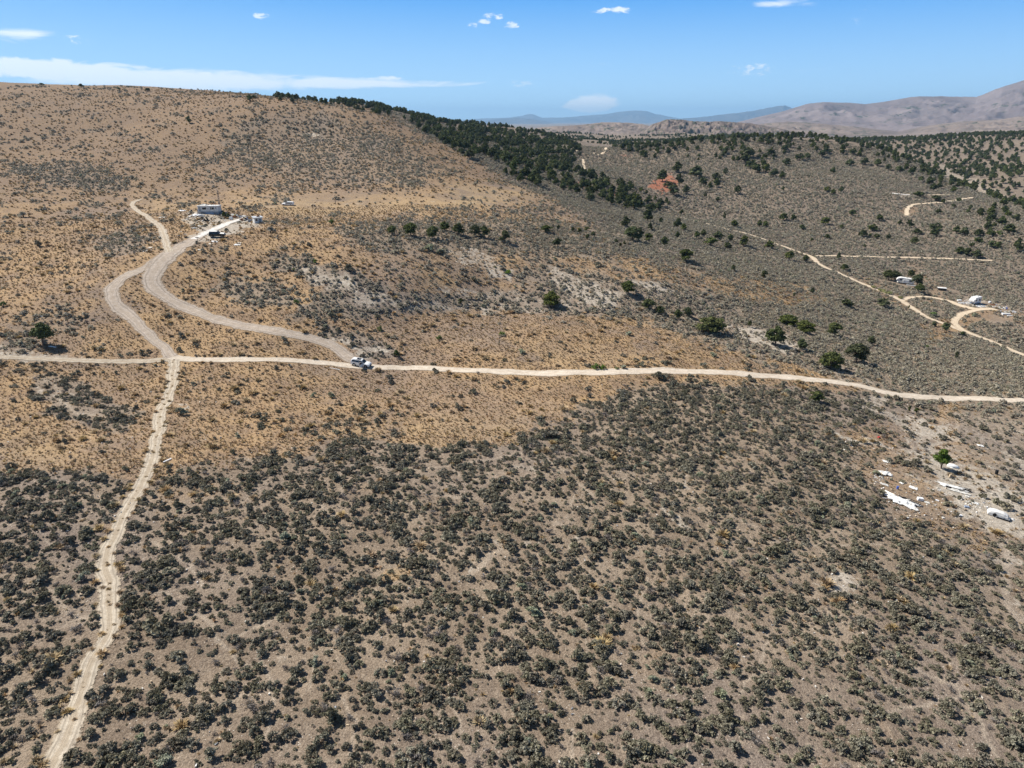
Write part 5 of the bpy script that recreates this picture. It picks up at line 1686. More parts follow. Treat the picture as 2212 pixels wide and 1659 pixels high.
qd = root('quad_bike', 677, 446, rad(20), 'small dark quad bike standing right of the abandoned wagon', 'quad bike')
MB().box(-.75, .75, -.28, .28, .42, .68, .12, .06).build('frame', P_BLACK, qd)
MB().box(-.55, .1, -.2, .2, .70, .86, .05, .03).build('seat', P_DARK, qd)
MB().bar((.45, 0, .6), (.32, 0, 1.05), .03).bar((.32, -.38, 1.05), (.32, .38, 1.05), .025).build('handlebar', P_STEEL, qd)
MB().box(.45, .95, -.42, .42, .72, .76).build('rack', P_STEEL, qd)
for x in (-.6, .65):
    for sg in (-1, 1):
        wheel(qd, x, sg * .42, .29, .24, None)


# ------------------------------------------------------------------ the house, shed, mast
def window(parent, x0, x1, z0, z1, y, fr=P_CREAM):
    f = MB()
    t = .06
    f.box(x0 - t, x1 + t, y - .05, y, z1, z1 + t).box(x0 - t, x1 + t, y - .05, y, z0 - t, z0).box(x0 - t, x0, y - .05, y, z0, z1).box(x1, x1 + t, y - .05, y, z0, z1)
    q = f.build('window', fr, parent)
    MB().box(x0, x1, y - .02, y - .008, z0, z1).build('pane', P_GLASS, q)
    return q


hs_ = root('trailer_house', 454, 461, rad(-1.5), 'cream trailer house with dark windows and flat white roof at the end of the drive', 'house', slope=False, dz=-.25)
L2 = 4.1
MB().box(-L2, L2, -1.5, 1.5, 1.15, 3.25).build('wall', P_CREAM, hs_)
MB().box(-L2 + .05, L2 - .05, -1.46, 1.46, 0, 1.147).build('skirting', P_GREYW, hs_)
MB().box(-L2 - .2, L2 + .2, -1.8, 1.7, 3.253, 3.45, .03, .03).build('roof', P_RVW, hs_)
for (a, b, c, d) in ((-2.3, -.75, 1.95, 2.75), (.95, 1.35, 2.0, 2.8), (1.55, 2.45, 2.0, 2.8), (3.05, 3.4, 2.3, 2.75)):
    window(hs_, a, b, c, d, -1.503)
dq = MB().box(-3.75, -2.95, -1.56, -1.503, 1.2, 2.95).build('door', P_GREYW, hs_)
MB().bar((-3.05, -1.6, 2.0), (-3.05, -1.6, 2.15), .03).build('handle', P_STEEL, dq)
MB().box(-4.0, -2.6, -2.7, -1.5, .95, 1.08).box(-4.0, -3.9, -2.7, -2.6, 0, .95).box(-2.7, -2.6, -2.7, -2.6, 0, .95).build('porch', P_GREYW, hs_)
MB().box(-.9, 2.2, -1.95, -1.5, .05, .95, .1, .1).build('lean_to', P_BLUEG, hs_)
MB().add([(-3.9, -1.3, 3.47), (-1.0, -1.5, 3.47), (-.4, .9, 3.47), (-3.6, 1.2, 3.47), (-2.2, -.2, 4.1), (-1.2, .1, 3.95)], [(0, 1, 5, 4), (1, 2, 5), (2, 3, 4, 5), (3, 0, 4), (3, 2, 1, 0)]).build('roof_tarp', P_DUST, hs_)
fr = MB()
for x in (1.3, 2.9):
    for y in (-.7, .7):
        fr.bar((x, y, 3.45), (x, y, 4.2), .06)
fr.bar((1.3, -.7, 4.2), (2.9, -.7, 4.2), .06).bar((1.3, .7, 4.2), (2.9, .7, 4.2), .06).bar((1.3, -.7, 4.2), (1.3, .7, 4.2), .06).bar((2.9, -.7, 4.2), (2.9, .7, 4.2), .06)
fr.build('roof_frame', P_RUST, hs_)
for i in range(7):
    mbp = MB().box(-.14, .14, -.02, .02, 0, 2.0)
    q = mbp.build('siding_plank', P_GREYW, hs_); q.location = (-4.3 + i * .03, -1.3 + i * .32, 0); q.rotation_euler = (0, rad(-8), rad(90))

ms = root('lattice_mast', 476, 459, rad(15), 'tall thin lattice antenna mast rising behind the trailer house', 'mast', slope=False, dz=-.3)
hm = 8.6
cor = [(.32 * math.cos(a), .32 * math.sin(a)) for a in (0, 2.094, 4.189)]
for cx, cy in cor:
    MB().bar((cx * 1.3, cy * 1.3, 0), (cx * .7, cy * .7, hm), .08, 4).build('leg', P_STEEL, ms)
for k in range(11):
    za, zb = .3 + k * .74, .3 + (k + 1) * .74
    for j in range(3):
        a, b = cor[j], cor[(j + 1) % 3]
        if k % 2: a, b = b, a
        MB().bar((a[0], a[1], za), (b[0], b[1], zb), .045, 4).build('brace', P_RUST, ms)
MB().bar((0, 0, hm), (0, 0, hm + 1.6), .03, 4).bar((-.5, 0, hm + .9), (.5, 0, hm + .9), .02, 4).bar((-.35, 0, hm + 1.3), (.35, 0, hm + 1.3), .02, 4).build('antenna', P_STEEL, ms)

sh = root('shed', 557, 482, rad(34), 'small shed with pale tin roof and grey board walls right of the house', 'shed', slope=False, dz=-.2)
MB().box(-1.45, 1.45, -1.25, 1.25, 0, 2.35).build('wall', P_CREAM, sh)
for i in range(9):
    q = MB().box(-.13, .13, -.02, .02, 0, 2.32).build('board', P_GREYW, sh)
    q.location = (1.47, -1.1 + i * .275, 0); q.rotation_euler = (0, 0, rad(90))
MB().hexa([(-1.8, -1.6, 2.36), (1.85, -1.6, 2.36), (1.85, 1.6, 2.62), (-1.8, 1.6, 2.62)], [(-1.8, -1.6, 2.44), (1.85, -1.6, 2.44), (1.85, 1.6, 2.7), (-1.8, 1.6, 2.7)]).build('roof', P_ROOFG, sh)
window(sh, -1.05, -.35, 1.2, 1.9, -1.253)
MB().box(.15, .95, -1.30, -1.253, .05, 1.95).build('door', P_GREYW, sh)
MB().box(1.52, 1.56, -.4, .45, .9, 1.7).build('window', P_BLACK, sh)
MB().box(-.3, 1.0, -.4, .1, 2.62, 2.9, .2, .1).build('roof_scrap', P_RUST, sh)


def post(u, v, hpx, label, arm=False, name='fence_post', cat='post', mat=P_POST, r=.09):
    p = gp(u, v); h = hpx / F_ * dist_at(p)
    mb = MB().bar((0, 0, -.3), (0, 0, h), r, 6, r * .85)
    if arm:
        mb.box(-.55, .55, -.08, .08, h - .25, h - .05)
    o = mb.build(name, mat); o.location = p
    return tag(o, label, cat)


post(394, 524, 15, 'tall dark gate post left of the whitish drive')
post(427, 523, 11, 'dark post with a cross piece on top right of the drive', True)
post(451, 523, 8, 'short thin post below the old dark truck', r=.05)
post(725, 442, 10, 'dark pole standing alone at the right of the golden flat', r=.12)
post(386, 523, 7, 'short leaning post left of the tall gate post', r=.05)
post(510, 452, 10, 'dark pole among the junk right of the house', r=.08)
for k, (u, v, h_) in enumerate([(569, 541, 5), (600, 546, 5), (640, 552, 5), (676, 558, 5), (720, 565, 5)]):
    post(u, v, h_, f'thin fence post on the slope right of the truck, {["first", "second", "third", "fourth", "fifth"][k]} from left', r=.045)
gt = root('wire_gate', 390, 525, rad(62), 'fallen wire gate panel beside the tall gate post', 'gate')
for k in range(4):
    MB().bar((-1.4, 0, .2 + k * .3), (1.4, 0, .2 + k * .3), .02, 4).build('rail', P_STEEL, gt)
for k in range(3):
    MB().bar((-1.4 + k * 1.4, 0, 0), (-1.4 + k * 1.4, 0, 1.2), .025, 4).build('upright', P_STEEL, gt)


# ------------------------------------------------------------------ flat and crumpled sheets, boards, boxes
def crumple(L, Wd, hgt, seed, n=9, edge=.12):
    """an irregular sheet lying in folds, with thickness"""
    g_ = np.random.default_rng(seed)
    a = np.linspace(-1, 1, n); A, B = np.meshgrid(a, a)
    k = 1 + edge * g_.normal(size=A.shape) * (np.maximum(abs(A), abs(B)) > .9)
    x = A * L / 2 * k; y = B * Wd / 2 * k
    z = hgt * (.35 + .65 * np.abs(fbm(A * 1.7 + seed, B * 1.7 - seed, 3, seed))) * (1 - .55 * np.maximum(abs(A), abs(B)) ** 3) + .05
    top = np.stack([x, y, z], -1).reshape(-1, 3); bot = top - [0, 0, .035]
    ii = np.arange(n - 1)[:, None] * n + np.arange(n - 1)[None]
    F1 = np.stack([ii, ii + 1, ii + n + 1, ii + n], -1).reshape(-1, 4)
    F2 = F1[:, ::-1] + n * n
    loop = list(range(n)) + [i * n + n - 1 for i in range(1, n)] + [n * (n - 1) + i for i in range(n - 2, -1, -1)] + [i * n for i in range(n - 2, 0, -1)]
    F3 = [[loop[i], loop[i - 1], loop[i - 1] + n * n, loop[i] + n * n] for i in range(len(loop))]
    return np.vstack([top, bot]), np.vstack([F1, F2, np.array(F3)])


def sheet(u, v, wpx, dpx, rz, label, mat=P_DUST, hgt=.22, name='scrap_sheet', cat='sheet', seed=None, edge=.12, group=None):
    """wpx: size across the picture; dpx: its size down the picture"""
    p = gp(u, v); d = dist_at(p)
    L = wpx / F_ * d * .9
    Wd = min(dpx / F_ * d / max(.15, abs(p.z) / p.length), L * .75)
    vs, fs = crumple(L, Wd, hgt, seed if seed is not None else int(u + v), 9 if wpx > 8 else 5, edge)
    o = link(name, np_mesh(name, vs, fs, [mat]))
    o.location = p; o.rotation_euler = norm_tilt(p, rad(rz), 1.2)
    return tag(o, label, cat, group)


def flat(u, v, L, Wd, h, rz, label, mat=P_DUST, name='board', cat='board', tilt=0, dz=.03, group=None):
    p = gp(u, v)
    o = MB().box(-L / 2, L / 2, -Wd / 2, Wd / 2, 0, h, .01, .01).build(name, mat)
    e = norm_tilt(p, rad(rz), 1.0)
    o.location = (p.x, p.y, p.z + dz); o.rotation_euler = (e.x + rad(tilt), e.y, e.z)
    return tag(o, label, cat, group)


# left part of the picture
flat(362, 996, 1.75, .26, .10, 70, 'white plank lying right of the downhill track', P_WHITE, 'plank', 'plank', dz=.12)
flat(370, 1004, .42, .36, .12, 20, 'small white lid beside the white plank', P_WHITE, 'lid', 'lid', dz=.08)
pp = gp(720, 797)
pipe = MB().bar((-2.0, 0, .12), (2.0, 0, .14), .06, 8).build('pipe', P_WHITE); pipe.location = pp; pipe.rotation_euler = (0, 0, rad(-28)); tag(pipe, 'white pipe lying below the road left of the parked car', 'pipe')
bk_ = gp(627, 792)
q = MB().bar((0, 0, 0), (0, 0, .45), .2, 12, .24).build('bucket', P_WHITE); q.location = bk_; tag(q, 'white bucket just below the road', 'bucket')
flat(113, 750, 1.9, .45, .10, -10, 'white board at the foot of the lone left juniper', P_WHITE, dz=.1)
sheet(91, 683, 7, 4, 35, 'small white scrap behind the lone left juniper', P_WHITE)
flat(79, 467 + 318, .5, .4, .2, 0, 'small pale scrap on the left edge track', P_DUST)
# round the house
sheet(425, 466, 24, 6, 0, 'white tarp covering a low boat shape left of the house', P_WHITE, 1.0, 'tarp', 'tarp', 5)
sheet(436, 467, 12, 3, 0, 'grey scrap at the right end of the white tarp', P_GREYW, .8, seed=8)
sheet(393, 456, 16, 6, 0, 'white crumpled sheet up the slope from the tarp', P_WHITE, .5, seed=11)
sheet(351, 470, 15, 4, 0, 'white scrap sheet beside the upper two wheel track', P_DUST, .3, seed=12)
sheet(405, 474, 9, 3, -20, 'pale scrap on the slope below the white tarp', P_DUST, .3, seed=13)
sheet(418, 494, 14, 6, 0, 'left half of the white rubble heap beside the drive', P_DUST, .6, 'rubble', 'rubble', 14)
sheet(435, 489, 16, 6, 5, 'right half of the white rubble heap beside the drive', P_DUST, .6, 'rubble', 'rubble', 15)
sheet(318, 542, 18, 4, 0, 'long white sheet left of the road junction', P_WHITE, .15, seed=16)
sheet(325, 535, 9, 2.4, 0, 'small white sheet above the long one left of the junction', P_DUST, .12, seed=17)
sheet(464, 522, 16, 5, 0, 'white sheet on the ground below the old truck', P_WHITE, .25, seed=18)
sheet(455, 527, 9, 2.6, 0, 'dusty white scrap at lower left of the sheet below the truck', P_DUST, .15, seed=19)
sheet(513, 529, 14, 3.2, -5, 'white sheet on the slope right of the old truck', P_WHITE, .2, seed=20)
sheet(517, 525, 9, 2, 0, 'pale scrap just above the white sheet on the slope', P_DUST, .15, seed=21)
sheet(432, 540, 9, 3, 25, 'white scrap on the roadside below the gate', P_DUST, .2, seed=22)
sheet(437, 508, 10, 3.4, 15, 'small white slab on the drive by the truck', P_SOLID, .12, 'slab', 'slab', 23)
sheet(416, 515, 14, 4, 25, 'white slab at the lower end of the drive', P_SOLID, .12, 'slab', 'slab', 24)
ap = root('chest_freezer', 499, 474, rad(-8), 'white chest freezer standing among the junk right of the house', 'freezer', slope=False)
MB().box(-.55, .55, -.38, .38, 0, .9).build('body', P_WHITE, ap)
MB().box(-.57, .57, -.40, .40, .905, .98, .02, .02).build('lid', P_RVW, ap)


def barrel(u, v, label, mat, group=None):
    p = gp(u, v)
    rings = [[(math.cos(a * 2 * math.pi / 14) * r, math.sin(a * 2 * math.pi / 14) * r, z) for a in range(14)] for z, r in ((0, .29), (.3, .29), (.32, .31), (.34, .29), (.6, .29), (.62, .31), (.64, .29), (.9, .29))]
    o = MB().rings(rings).build('barrel', mat); o.location = p
    return tag(o, label, 'barrel', group)


def tyre(u, v, label, stand=False, group=None):
    p = gp(u, v)
    rings = []
    for i in range(16):
        a = i * 2 * math.pi / 16
        rings.append([((.33 + .1 * math.cos(b)) * math.cos(a), (.33 + .1 * math.cos(b)) * math.sin(a), .11 + .1 * math.sin(b)) for b in np.linspace(0, 2 * math.pi, 7)[:-1]])
    rings.append(rings[0])
    o = MB().rings(rings, False).build('tyre', P_TYRE); o.location = p
    if stand:
        o.rotation_euler = (rad(78), 0, random.uniform(0, 3)); o.location.z += .42
    return tag(o, label, 'tyre', group)


for (u_, v_, h_, w_2, l_) in [(485, 471, 13, 11, 'dark green tree like bush against the right end of the house'), (493, 472, 11, 10, 'second dark green tree like bush right of the house')]:
    place_tree(u_, v_, h_, w_2, l_, None, 1, small=False, name='tall_bush')
sheet(446, 480, 15, 6, 0, 'dark heap with a tarp in front of the left end of the house', P_BLACK, 1.7, 'scrap_heap', 'scrap heap', 91)
sheet(440, 479, 5, 3, 60, 'white flap at the left of the dark heap', P_WHITE, 1.0, seed=92)
sheet(532, 476, 12, 4, 0, 'dark scrap heap left of the shed', P_BLACK, 1.1, 'scrap_heap', 'scrap heap', 93)
sheet(507, 471, 12, 4, 0, 'brown scrap heap behind the white freezer', P_RUST, 1.2, 'scrap_heap', 'scrap heap', 94)
sheet(520, 470, 12, 3, 0, 'grey scrap heap between the house and the shed', P_GREYW, 1.0, 'scrap_heap', 'scrap heap', 95)
barrel(492, 466, 'faded yellow barrel in the junk right of the house', P_YEL)
barrel(508, 468, 'pale yellow barrel beside the dark pole', P_YEL)
barrel(527, 474, 'dark barrel midway between the house and shed', P_BLACK)
barrel(534, 476, 'blue barrel in the scrap left of the shed', P_BLUE)
barrel(2152, 1024, 'black barrel standing in the pale brush at lower right', P_BLACK)
barrel(414, 458, 'dark barrel up the slope left of the house', P_BLACK)
JUNK = 'scrap heaped between the house and shed'
g_ = random.Random(4)
for k in range(84):
    u = g_.choice([g_.uniform(480, 512), g_.uniform(512, 548), g_.uniform(476, 498)]); v = 464 + (u - 480) * .17 + g_.uniform(-4, 6)
    kind = g_.randrange(5)
    if kind == 0:
        tyre(u, v, 'black tyre in the scrap between the house and shed', g_.random() < .5, JUNK)
    elif kind == 1:
        flat(u, v, g_.uniform(1.2, 2.6), g_.uniform(.8, 1.5), .12, g_.uniform(0, 180), 'dusty white panel in the scrap between the house and shed', P_DUST, 'panel', 'panel', g_.uniform(10, 50), .3, JUNK)
    elif kind == 2:
        flat(u, v, g_.uniform(2.0, 4.0), .25, .2, g_.uniform(0, 180), 'dark plank in the scrap between the house and shed', P_POST, 'plank', 'plank', g_.uniform(0, 30), .25, JUNK)
    elif kind == 3:
        flat(u, v, g_.uniform(.7, 1.4), g_.uniform(.6, 1.1), g_.uniform(.5, 1.3), g_.uniform(0, 180), 'dark crate in the scrap between the house and shed', g_.choice([P_BLACK, P_GREYW, P_RUST]), 'crate', 'crate', 0, 0, JUNK)
    else:
        flat(u, v, g_.uniform(.5, 1.0), g_.uniform(.4, .8), .35, g_.uniform(0, 180), 'rusty metal box in the scrap between the house and shed', P_RUST, 'metal_box', 'box', 15, 0, JUNK)
for k in range(14):
    u, v = g_.uniform(405, 440), g_.uniform(463, 476)
    if k % 2:
        tyre(u, v, 'black tyre in the scrap left of the house', False, 'scrap left of the house')
    else:
        flat(u, v, g_.uniform(.7, 1.5), g_.uniform(.3, .8), .15, g_.uniform(0, 180), 'grey board in the scrap left of the house', g_.choice([P_GREYW, P_DUST]), 'board', 'board', 10, .1, 'scrap left of the house')
for (x, y, w2, lab) in [(484, 470, 12, 'dark green bush against the right end of the house'), (490, 468, 10, 'second dark green bush right of the house'), (436, 474, 11, 'dark bush in front of the left end of the house'),
                        (446, 473, 9, 'dark bush below the house wall'), (474, 483, 10, 'dark bush at the top of the drive'), (444, 490, 12, 'dark bush right of the rubble heap'), (489, 500, 13, 'dark bush right of the old truck'), (420, 485, 6, 'round dark bush on the slope below the house')]:
    shrub(x, y, w2, SAGE[3], lab, 1.2, 'dark_bush')
br = root('dead_branch', 271, 571, 0, 'black dead branch lying left of the road loop', 'branch')
MB().bar((-1.1, 0, .1), (.9, .3, .5), .09, 5, .04).bar((-.1, .1, .3), (.4, -.5, .9), .06, 5, .02).bar((-.5, 0, .2), (-.9, .5, .8), .06, 5, .02).build('limb', P_WOODP if False else P_BLACK, br)


# ------------------------------------------------------------------ camp trailers in the valley
def prof_box(profile, y0, y1):
    n_ = len(profile)
    return MB().add([(x, y0, z) for x, z in profile] + [(x, y1, z) for x, z in profile], [tuple(range(n_)), tuple(range(n_, 2 * n_))[::-1]] + [((i + 1) % n_, i, n_ + i, n_ + (i + 1) % n_) for i in range(n_)])


rv = root('travel_trailer', 1955, 613, rad(-24), 'long white travel trailer parked among junipers in the valley', 'trailer', slope=True)
prof_box([(-3.9, .55), (3.6, .55), (3.75, .8), (3.75, 2.9), (3.55, 3.05), (-2.6, 3.1), (-3.6, 2.8), (-4.3, 2.1), (-4.35, 1.5), (-4.1, 1.3), (-2.9, 1.25), (-2.7, .6)][::1], -1.2, 1.2).build('body', P_RVW, rv)
for a, b in ((-2.9, -1.9), (1.6, 2.8)):
    window(rv, a, b, 1.75, 2.35, -1.203, P_BLACK)
MB().box(-1.3, 1.1, -1.75, -1.2, .9, 2.3, .02, .02).build('slide_out', P_WHITE, rv)
MB().box(2.9, 3.5, -1.25, -1.203, .7, 2.5).build('door', P_CREAM, rv)
MB().box(-.2, .5, -.3, .3, 3.06, 3.3, .05, .05).build('roof_vent', P_CREAM, rv)
MB().box(1.8, 2.6, -.35, .35, 3.05, 3.35, .06, .06).build('air_conditioner', P_CREAM, rv)
for x in (.4, 1.3):
    for sg in (-1, 1):
        wheel(rv, x, sg * 1.08, .36, .22, P_STEEL)
MB().bar((-4.0, 0, .0), (-3.9, 0, 1.4), .06).build('jack', P_STEEL, rv)

cp = root('camper', 2105, 656, rad(-152), 'boxy white camper with shade painted blue grey on its lower side beside scattered litter', 'camper', slope=True)
prof_box([(-2.7, .95), (2.2, .95), (2.3, 1.5), (3.3, 1.6), (3.35, 2.3), (2.3, 2.55), (2.1, 3.35), (-2.7, 3.4)], -1.2, 1.2).build('body', P_WHITE, cp)
prof_box([(-2.68, .4), (2.1, .4), (2.2, .946), (-2.68, .946)], -1.19, 1.19).build('lower_panel', P_BLUEG, cp)  # bluish shade of the lower side, put in as a coloured panel
for sg in (-1, 1):
    window(cp, -1.8, -.8, 1.7, 2.35, sg * 1.203 + (0 if sg < 0 else .05), P_BLACK)
    window(cp, .9, 1.6, 1.7, 2.3, sg * 1.203 + (0 if sg < 0 else .05), P_BLACK)
MB().box(-2.76, -2.70, -.7, .5, 1.75, 2.5).build('window', P_GLASS, cp)
MB().box(-2.745, -2.70, .6, 1.15, 1.0, 2.9).build('door', P_CREAM, cp)
MB().box(-1.2, -.4, -.35, .35, 3.39, 3.65, .06, .06).build('air_conditioner', P_CREAM, cp)
MB().box(.6, 1.1, -.25, .25, 3.36, 3.5, .04, .04).build('roof_vent', P_CREAM, cp)
for x in (-1.5, 1.5):
    for sg in (-1, 1):
        wheel(cp, x, sg * 1.05, .40, .25, P_STEEL)

bt = root('box_trailer', 2034, 627, rad(-16), 'low dark trailer with a flat white top right of the travel trailer', 'trailer')
MB().box(-1.9, 1.9, -.9, .9, .45, 1.2).build('body', P_BLACK, bt)
MB().box(-2.0, 2.0, -1.0, 1.0, 1.205, 1.34, .05, .05).build('lid', P_RVW, bt)
for sg in (-1, 1):
    wheel(bt, 0, sg * 1.0, .33, .2, P_STEEL)
flat(1968, 618, 4.4, .5, .2, -14, 'long white board lying below the travel trailer', P_WHITE, 'board', 'board', dz=.3)
flat(2072, 650, 1.8, 1.2, .5, 0, 'white tank lying left of the camper', P_RVW, 'tank', 'tank')
def z4a(x, y): return 1858.5 + x * .16, 566.4 + .16 * y
flat(*z4a(1965, 710), 3.2, 1.4, .7, -8, 'white table like box beside the orange turning area', P_WHITE, 'box', 'box')
flat(*z4a(2045, 728), 3.6, .6, .25, -10, 'long white panel right of the table like box', P_WHITE, 'panel', 'panel')
flat(*z4a(2040, 672), 4.2, .6, .25, -22, 'long white panel at the edge of the brush at far right', P_RVW, 'panel', 'panel')
sheet(*z4a(1900, 615), 14, 3, -18, 'white crumpled sheet along the edge of the brush', P_WHITE, .5, seed=31)
barrel(*z4a(1975, 638), 'blue barrel in the litter at far right', P_BLUE)
flat(*z4a(1745, 548), 1.2, .9, .7, 30, 'white appliance shell right of the camper', P_WHITE, 'appliance', 'appliance')
sheet(*z4a(1780, 575), 9, 3, -10, 'rusty heap right of the camper', P_RUST, .5, 'scrap_heap', 'scrap heap', 33)
# small litter
g_ = np.random.default_rng(12)
def litter(name, label, spots, mats_, n_, smin, smax):
    pts = []
    for _ in range(n_):
        cx, cy, rx, ry = spots[g_.integers(len(spots))]
        pts.append((cx + g_.normal() * rx, cy + g_.normal() * ry))
    P = np.array(pts)
    x, y, z, ok = ground(P[:, 0], P[:, 1])
    mb = MB(); mi = []
    for i in range(len(x)):
        a = g_.uniform(0, 6.28); l, w_2, h = g_.uniform(smin, smax), g_.uniform(smin, smax) * .6, g_.uniform(.05, .25)
        ca, sa = math.cos(a), math.sin(a)
        b = [(x[i] + ca * p - sa * q2, y[i] + sa * p + ca * q2, z[i] + .02) for p, q2 in ((-l, -w_2), (l, -w_2), (l * g_.uniform(.5, 1), w_2), (-l, w_2 * g_.uniform(.4, 1)))]
        tp = [(p0, p1, p2 + h * g_.uniform(.3, 1)) for p0, p1, p2 in b]
        mb.hexa(b, tp); mi += [int(g_.choice(len(mats_)))] * 6
    m = mb.mesh(name, mats_[0])
    for q in mats_[1:]: m.materials.append(q)
    m.polygons.foreach_set('material_index', mi)
    return tag(link(name, m), label, None, None, 'stuff')


litter('litter', 'white litter strewn round the camper', [(2088, 654, 9, 2), (2112, 660, 10, 1.6), (2120, 662, 6, 1.4), (2150, 664, 14, 2.4), (2180, 674, 14, 2)], [P_WHITE, P_DUST, P_BLUEG], 190, .15, .55)
litter('litter', 'pale litter strewn over the dump at lower right', [(1905, 1032, 14, 10), (1960, 1068, 22, 14), (2060, 1070, 26, 14), (2110, 1085, 20, 12), (2010, 1110, 40, 18), (1850, 960, 30, 10)], [P_DUST, P_WHITE, P_DUST, P_WOODP], 230, .05, .20)
litter('litter', 'pale litter round the house and drive', [(420, 470, 18, 5), (500, 472, 16, 5), (540, 476, 14, 4), (440, 500, 20, 8), (350, 515, 30, 14)], [P_DUST, P_WHITE, P_BLACK, P_RUST], 230, .10, .42)
litter('stones', 'small pale stones scattered in the brush', [(1106, 1300, 600, 240), (1600, 1150, 400, 200), (300, 900, 200, 140)], [P_DUST, P_SOLID, P_GREYW, P_WOODP], 800, .04, .17)

# ------------------------------------------------------------------ the dump at lower right
def z5(x, y): return 1770 + x / 5, 902.7 + y / 5
sheet(*z5(720, 475), 16, 6, -12, 'pale blue white sheet, topmost of the dump', P_SHEET, .25, seed=41)
sheet(*z5(712, 606), 27, 12, -8, 'large crumpled white tarp in the left of the dump', P_SHEET, .5, 'tarp', 'tarp', 42)
flat(*z5(570, 540), 1.3, .3, .08, 5, 'pale plank left of the crumpled tarp', P_WOODP, 'plank', 'plank', dz=.12)
flat(*z5(950, 590), 2.2, .14, .08, -5, 'thin pale lath right of the crumpled tarp', P_WOODP, 'lath', 'lath', dz=.12)
flat(*z5(1405, 645), .35, .3, .7, 0, 'short cream post below the bright green juniper', P_WOODP, 'stump', 'stump')
sheet(*z5(885, 708), 9, 8, -55, 'white panel below the thin lath', P_SHEET, .2, seed=43, edge=.05)
sheet(*z5(1012, 757), 18, 9, -35, 'white panel in the centre of the dump', P_RVW, .2, seed=44, edge=.05)
barrel(*z5(842, 768), 'blue drum in the left of the dump', P_BLUE).scale = (.7, .7, .6)
flat(*z5(1085, 890), .95, .65, .5, -8, 'white box in the middle of the dump', P_WHITE, 'box', 'box')
sheet(*z5(1160, 915), 13, 6, -20, 'white sheet right of the white box', P_DUST, .2, seed=45)
sheet(*z5(215, 347), 12, 5, 0, 'small white scrap in the brush left of the dump', P_DUST, .3, seed=46)
flat(*z5(640, 217), .55, .4, .3, 20, 'red scrap in the brush above the dump', P_RED, 'can', 'can')
sheet(*z5(1740, 303), 15, 7, -18, 'white sheet alone in the brush above the dump', P_SHEET, .25, seed=47)
sheet(*z5(1680, 922), 14, 7, -28, 'white panel right of the centre of the dump', P_SHEET, .25, seed=48)
sheet(*z5(1600, 850), 12, 6, -20, 'pale scrap above the right hand white panel', P_DUST, .2, seed=49)
sheet(*z5(1415, 905), 6, 6, -50, 'small white scrap in the middle of the dump', P_DUST, .2, seed=50)
sheet(*z5(700, 720), 18, 4, -25, 'strip of white scrap at the left edge of the dump', P_DUST, .2, seed=51)
flat(*z5(1270, 895), .6, .35, .15, -40, 'small white board right of the white sheet', P_WHITE)
flat(*z5(1525, 1057), .55, .4, .15, 0, 'small white tile at the bottom of the dump', P_WHITE, 'tile', 'tile')
flat(*z5(1335, 1083), .4, .4, .15, 0, 'small pale scrap low in the dump', P_DUST, 'scrap', 'scrap')
flat(*z5(950, 1082), .6, .3, .12, 10, 'small white board below the burnt wreck', P_DUST)
flat(*z5(1590, 967), .8, .4, .25, -10, 'blue grey box below the right hand panel', P_BLUEG, 'box', 'box')
flat(*z5(325, 605), .4, .25, .2, -10, 'pale scrap in the brush left of the dump', P_DUST, 'scrap', 'scrap')
# burnt trailer laid flat
fl = root('burnt_trailer', *z5(1440, 752), rad(-22), 'long flattened white trailer shell with charred edge in the dump', 'wreck', span=1.5)
vs, fs = crumple(4.8, 1.8, .45, 60, 12, .16); link('side_panel', np_mesh('p', vs, fs, [P_SHEET]), fl)
vs, fs = crumple(3.6, .8, .2, 61, 9, .1); q = link('lower_panel', np_mesh('p', vs, fs, [P_DUST]), fl); q.location = (.9, -1.5, 0)
MB().box(-1.4, 1.9, -.85, -.68, .05, .30).build('frame', P_BLACK, fl)
vs, fs = crumple(1.7, .8, .45, 62, 7, .2); q = link('charred_heap', np_mesh('p', vs, fs, [P_BLACK]), fl); q.location = (2.3, .1, 0)
MB().box(1.2, 3.4, 1.1, 1.2, .05, .16).build('rail', P_BLACK, fl)
# wreck with ladder frame
wk = root('burnt_wreck', *z5(905, 905), rad(-36), 'burnt wreck with white skin and black ladder frame beside the dark brush', 'wreck', span=1.5)
vs, fs = crumple(5.0, 2.6, .7, 63, 13, .2); q = link('skin', np_mesh('p', vs, fs, [P_SHEET]), wk); q.location = (-.3, -.35, 0)
vs, fs = crumple(3.2, .9, .3, 64, 9, .16); q = link('floor_panel', np_mesh('p', vs, fs, [P_GREYW]), wk); q.location = (.9, .85, 0)
vs, fs = crumple(1.3, .8, .4, 65, 7, .2); q = link('charred_seat', np_mesh('p', vs, fs, [P_BLACK]), wk); q.location = (-.3, .95, .15)
for y in (.45, 1.15):
    MB().box(.3, 2.7, y - .04, y + .04, .42, .5).build('side_rail', P_BLACK, wk)
for k in range(7):
    MB().box(.75 + k * .3, .80 + k * .3, .45, 1.15, .43, .49).build('rung', P_BLACK, wk)
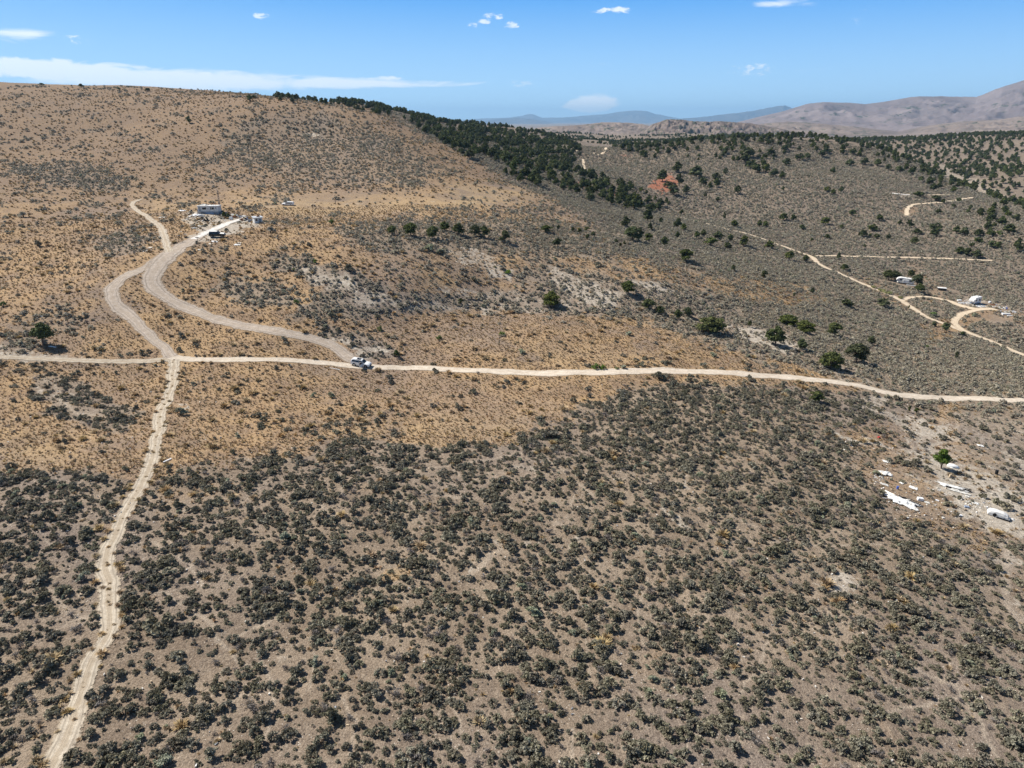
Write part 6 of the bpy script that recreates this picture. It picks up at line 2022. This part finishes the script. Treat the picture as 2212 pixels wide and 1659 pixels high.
# overturned body with a dark wheel arch
ob = root('overturned_car', *z5(1925, 1062), rad(-28), 'overturned white car body with a black wheel opening at the right edge', 'wreck', span=1.5)
ST4 = [(-1.9, .1, .5, .62, .55), (-1.6, .02, .6, .95, .62), (-.6, 0, .62, 1.05, .66), (.8, 0, .6, .98, .64), (1.5, .02, .5, .78, .58), (1.9, .1, .35, .45, .45)]
MB().rings(shell(ST4, .78)).build('body', P_SHEET, ob)
ob.scale = (.88, .95, 1.0)
MB().disc((-.75, -.80, .42), (0, 1, 0), .33, .06, 14).build('wheel_opening', P_BLACK, ob)
MB().disc((.95, -.78, .30), (0, 1, 0), .13, .06, 10).build('hub', P_GREYW, ob)
MB().box(-.3, 2.1, -.95, -.78, 0, .22, .1, .02).build('black_strip', P_BLACK, ob)  # black strip along the bottom of the near side
for y in (.85, 1.3):
    MB().box(-2.1, 1.5, y - .05, y + .05, .40, .50).build('frame_rail', P_GREYW, ob)
for k in range(6):
    MB().box(-2.05 + k * .62, -1.97 + k * .62, .85, 1.3, .41, .49).build('cross_member', P_GREYW, ob)
vs, fs = crumple(1.2, .7, .25, 66, 7, .2); q = link('crumpled_hood', np_mesh('p', vs, fs, [P_RVW]), ob); q.location = (2.3, .5, 0)
# white boat like shell behind the bright juniper
bo = root('small_boat', *z5(1440, 528), rad(-25), 'small upturned white boat behind the bright green juniper', 'boat', span=1.5)
rings = []
for x, h_, wd in ((-1.0, .2, .3), (-.8, .5, .5), (0, .62, .58), (.7, .5, .48), (1.15, .25, .15)):
    rings.append([(x, wd * math.cos(a), h_ * math.sin(a)) for a in np.linspace(0, math.pi, 7)])
MB().rings(rings).build('hull', P_WHITE, bo, True)
MB().box(-.9, 1.0, -.66, -.58, 0, .1).box(-.9, 1.0, .58, .66, 0, .1).build('gunwale', P_GREYW, bo)
vs, fs = crumple(1.3, .6, .25, 67, 7, .2); q = link('cover', np_mesh('p', vs, fs, [P_DUST]), bo); q.location = (-.6, -.9, 0)
for (u, v, w2, hgt, lab, sd) in [(752, 1281, 7, .3, 'white rock in the foreground brush left of centre', 71), (1830, 950, 6, .2, 'white scrap at the right end of the white soil patch', 73),
                                 (532, 1343, 6, .15, 'pale scrap on the trail at the lower left', 74), (395, 1186, 7, .12, 'small white pipe piece in the brush right of the track', 75), (146, 1147, 5, .15, 'small white scrap in the left brush', 76)]:
    sheet(u, v, w2, w2 * .6, 10, lab, P_DUST, hgt, seed=sd)

# ------------------------------------------------------------------ the air: a little haze over the far country
hz = MB().box(-47000, 47000, -47000, 47000, -125, 720).mesh('haze', P_WHITE)
hz.materials.clear()
mh = bpy.data.materials.new('haze'); mh.use_nodes = True
nh = N(mh.node_tree); nh.n.clear()
pv = nh.new('ShaderNodeVolumePrincipled', {'Color': (.40, .68, 1.0, 1), 'Density': 4.0e-5, 'Anisotropy': 0.15})
nh.new('ShaderNodeOutputMaterial', {'Volume': pv.outputs[0]})
hz.materials.append(mh)
tag(link('haze', hz), 'thin pale blue haze over the far country', None, None, 'stuff')
